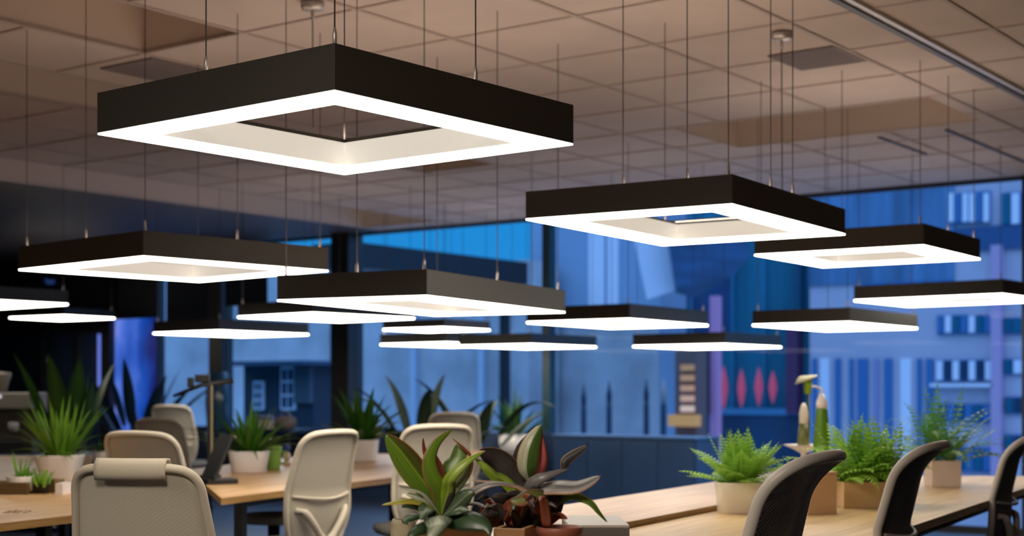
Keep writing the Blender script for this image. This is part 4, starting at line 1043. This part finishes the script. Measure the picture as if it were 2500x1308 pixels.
# right plant
pb = fg('cordyline_plant', 1318, D0+.05, 'foreground plant with a tall cream and pink bud leaf and silvery arching leaves')
C2 = (1318, 1275)
def Bf(name, pts, w_, m_, **k):
    b = k.pop('b', (C2[0], C2[1], D0+.05)); return big_leaf(pb, name, [b] + pts, w_, m_, **k)
DB = D0+.05
Bf('leaf', [(1300,1185,DB), (1290,1145,DB-.02), (1298,1090,DB-.02), (1322,1037,DB)], .074, L_cream, prof=lambda t: (math.sin(math.pi*max(0,(t-.25)/.75*.96+.02)))**.8 if t > .26 else .12, face=(.05,-1,0), fold=.5)
Bf('leaf', [(1290,1190,DB+.03), (1266,1150,DB+.03), (1272,1095,DB+.03), (1318,1040,DB+.02)], .055, L_dark, prof=belly, face=(-.5,-1,0), fold=.5)
Bf('leaf', [(1312,1180,DB+.01), (1330,1130,DB), (1326,1080,DB), (1320,1044,DB)], .028, leaf_mat('leaf_pink_edge', [(0,(.45,.10,.08)),(.5,(.60,.18,.15)),(1,(.35,.07,.06))]), prof=narrow, face=(.6,-1,0))
Bf('leaf', [(1268,1185,DB+.02), (1240,1150,DB+.02), (1210,1118,DB+.02), (1168,1101,DB)], .085, L_dark, prof=belly, face=(-.2,-1,.3))
Bf('leaf', [(1240,1180,DB), (1205,1160,DB-.02), (1180,1135,DB-.02), (1160,1120,DB-.02)], .040, L_lime, prof=narrow)
big_leaf(pb, 'leaf', [(1143,1125,DB-.03), (1150,1112,DB-.03), (1165,1106,DB-.03), (1185,1101,DB-.02)], .026, leaf_mat('leaf_orange_white', [(0,(.6,.25,.10)),(.5,(.75,.62,.52)),(1,(.55,.22,.08))]))
Bf('leaf', [(1300,1200,DB-.02), (1350,1185,DB-.06), (1410,1185,DB-.08), (1467,1161,DB-.08)], .070, L_silver, prof=belly, face=(0,-.8,1))
Bf('leaf', [(1295,1200,DB-.04), (1310,1172,DB-.06), (1345,1158,DB-.06), (1388,1145,DB-.04)], .045, leaf_mat('leaf_slate', [(0,(.14,.12,.12)),(.5,(.22,.20,.20)),(1,(.09,.08,.08))]), prof=narrow, face=(0,-1,.5))
Bf('leaf', [(1330,1180,DB+.05), (1372,1146,DB+.04), (1386,1120,DB+.04), (1436,1086,DB+.03)], .034, leaf_mat('leaf_dark_gold_edge', [(0,(.60,.34,.10)),(.1,(.035,.03,.03)),(.9,(.035,.03,.03)),(1,(.60,.30,.10))]), prof=lambda t: math.sin(math.pi*min(1,max(0,(t-.45)/.55)))**.8 if t > .46 else .10)
Bf('leaf', [(1345,1230,DB-.03), (1372,1215,DB-.05), (1400,1209,DB-.06), (1440,1225,DB-.07), (1462,1250,DB-.07), (1482,1274,DB-.06)], .034, leaf_mat('leaf_green_gold', [(0,(.45,.36,.06)),(.3,(.10,.18,.015)),(1,(.12,.20,.02))]), prof=narrow, face=(.2,-1,.6))
Bf('leaf', [(1330,1215,DB-.06), (1300,1208,DB-.09), (1270,1220,DB-.10), (1246,1222,DB-.10)], .050, leaf_mat('leaf_green_pinkish', [(0,(.36,.16,.10)),(.4,(.16,.20,.03)),(1,(.12,.07,.05))]), prof=belly, face=(0,-1,.5))
Bf('leaf', [(1318,1225,DB-.05), (1280,1196,DB-.06), (1230,1180,DB-.07), (1150,1172,DB-.07)], .024, leaf_mat('leaf_pinkish_rib', [(0,(.45,.28,.18)),(.5,(.50,.34,.24)),(1,(.20,.12,.09))]), prof=narrow, face=(0,-1,.8))
Bf('leaf', [(1330,1230,DB-.04), (1355,1210,DB-.05), (1380,1200,DB-.05)], .075, L_dark, face=(0,-1,.3))
Bf('leaf', [(1290,1240,DB-.02), (1258,1215,DB-.03), (1235,1205,DB-.03)], .075, L_dark, face=(0,-1,.3))
Bf('leaf', [(1270,1250,DB-.01), (1230,1220,DB-.02), (1200,1212,DB-.02)], .06, L_dark, face=(0,-1,.3))
Bf('leaf', [(1345,1250,DB-.02), (1362,1220,DB-.02), (1375,1195,DB-.02)], .055, L_dark, face=(0,-1,.1))
Bf('leaf', [(1260,1262,DB-.04), (1215,1245,DB-.06), (1190,1250,DB-.08), (1165,1262,DB-.09)], .05, L_dark, face=(0,-1,.5))
Bf('leaf', [(1322,1250,DB-.06), (1310,1220,DB-.07), (1302,1205,DB-.07)], .022, L_red, face=(.2,-1,0))
Bf('leaf', [(1345,1262,DB-.05), (1325,1225,DB-.06), (1312,1205,DB-.06)], .018, L_red, face=(.2,-1,0))
Bf('leaf', [(1238,1272,DB-.06), (1246,1250,DB-.08), (1244,1235,DB-.08), (1236,1222,DB-.08)], .020, L_red, face=(.2,-1,0), b=(1250,1285,DB-.03))
mm = MB()
for dx in (-.04, -.02, .0, .03, .045): mm.tube([(dx*.8,0,.03), (dx*1.3,.01,.16)], .008, 8)
mm.build('stem', mat('stem_brown', (.05,.03,.02)), pb, smooth=True)
# dark filler leaves between the two plants
rr = random.Random(17)
for i in range(26):
    u0 = rr.uniform(1150, 1345); du = rr.uniform(-75, 75); hh_ = rr.uniform(25, 75); dd_ = rr.uniform(-.06, .12)
    m_ = rr.choice([L_dark, L_dark, L_dark, L_gg, L_silver, L_dg, L_red])
    big_leaf(pb if u0 > 1240 else pa, 'leaf', [(u0, 1285, D0+dd_), (u0+du*.35, 1285-hh_*.6, D0+dd_-.02), (u0+du*.75, 1285-hh_, D0+dd_-.05), (u0+du*1.15, 1290-hh_*.9, D0+dd_-.08)], rr.uniform(.014, .036), m_, prof=narrow, face=(rr.uniform(-.4,.4), -1, rr.uniform(0,.8)))
# containers
def planter(u0, u1, vt, d, dep, h, yaw, label):
    a, b = PX(u0, vt, d), PX(u1, vt, d); c = (a+b)/2; wd = (b-a).length
    e_ = empty('planter_box', (c.x, c.y, ZT+.0006), TH+yaw, label, 'planter'); t = .012; hh = a.z-(ZT+.0006)
    MB().box((-wd/2,0,0), (wd/2,t,hh)).build('front_panel', M_planter, e_, bevel=.001); MB().box((-wd/2,dep-t,0), (wd/2,dep,hh)).build('back_panel', M_planter, e_, bevel=.001)
    for s in (-1, 1):
        x0 = s*wd/2-(t if s > 0 else 0); MB().box((x0,t+.0002,0), (x0+t,dep-t-.0002,hh)).build('side_panel', M_planter, e_, bevel=.001)
    MB().box((-wd/2+t+.0004,t+.0004,.001), (wd/2-t-.0004,dep-t-.0004,hh*.8)).build('soil', M_soil, e_)
    return e_
planter(1010, 1196, 1284, D0-.10, .24, .2, 0, 'wooden planter box of the red edged foreground plant')
planter(1203, 1282, 1290, D0-.08, .20, .2, -.25, 'wooden planter box between the two foreground plants')
q = PX(1366, 1284, D0); tp = empty('terracotta_pot', (q.x, q.y, ZT+.0006), TH, 'dark red terracotta pot at the right of the foreground plants', 'pot')
hp = q.z-(ZT+.0006)
MB().lathe([(.035,0), (.038,.004), (.050,hp-.03), (.050,hp-.025), (.056,hp-.024), (.057,hp-.002), (.054,hp), (.049,hp-.002), (.044,hp-.03), (.005,hp-.03)], 36).build('pot', M_terra, tp, smooth=True)
q = PX(985, 1266, D0-.05); sp_ = empty('stone_pot', (q.x, q.y+.0, ZT+.0006), TH, 'mottled stone pot at the left of the foreground plants', 'pot')
hp = q.z-(ZT+.0006)
MB().lathe([(.020,0), (.026,.004), (.031,hp*.5), (.030,hp-.012), (.026,hp), (.020,hp-.004), (.018,hp-.03), (.003,hp-.03)], 28).build('pot', M_stone, sp_, smooth=True)
# grey box standing on the desk to the right of the terracotta pot
d_ = 3.95; a = PX(1428, 1280, d_); b = PX(1530, 1278, d_-.03); c = (a+b)/2
gb = empty('grey_box', (c.x, c.y, ZT+.0006), TH+.03, 'white topped grey box right of the terracotta pot', 'box'); hb = a.z-(ZT+.0006)
MB().box((-.10,0,0), (.065,.30,hb-.0085)).build('body', mat('box_grey', (.14,.13,.125), .6), gb, bevel=.002)
MB().box((-.10,0,hb-.008), (.065,.30,hb)).build('lid', mat('box_white', (.52,.49,.46), .5), gb, bevel=.002)

# merge the default property so that unnamed leftovers never appear
for o in list(bpy.data.objects):
    if o.type == 'MESH' and o.parent is None and 'kind' not in o and 'label' not in o: print('UNTAGGED', o.name)
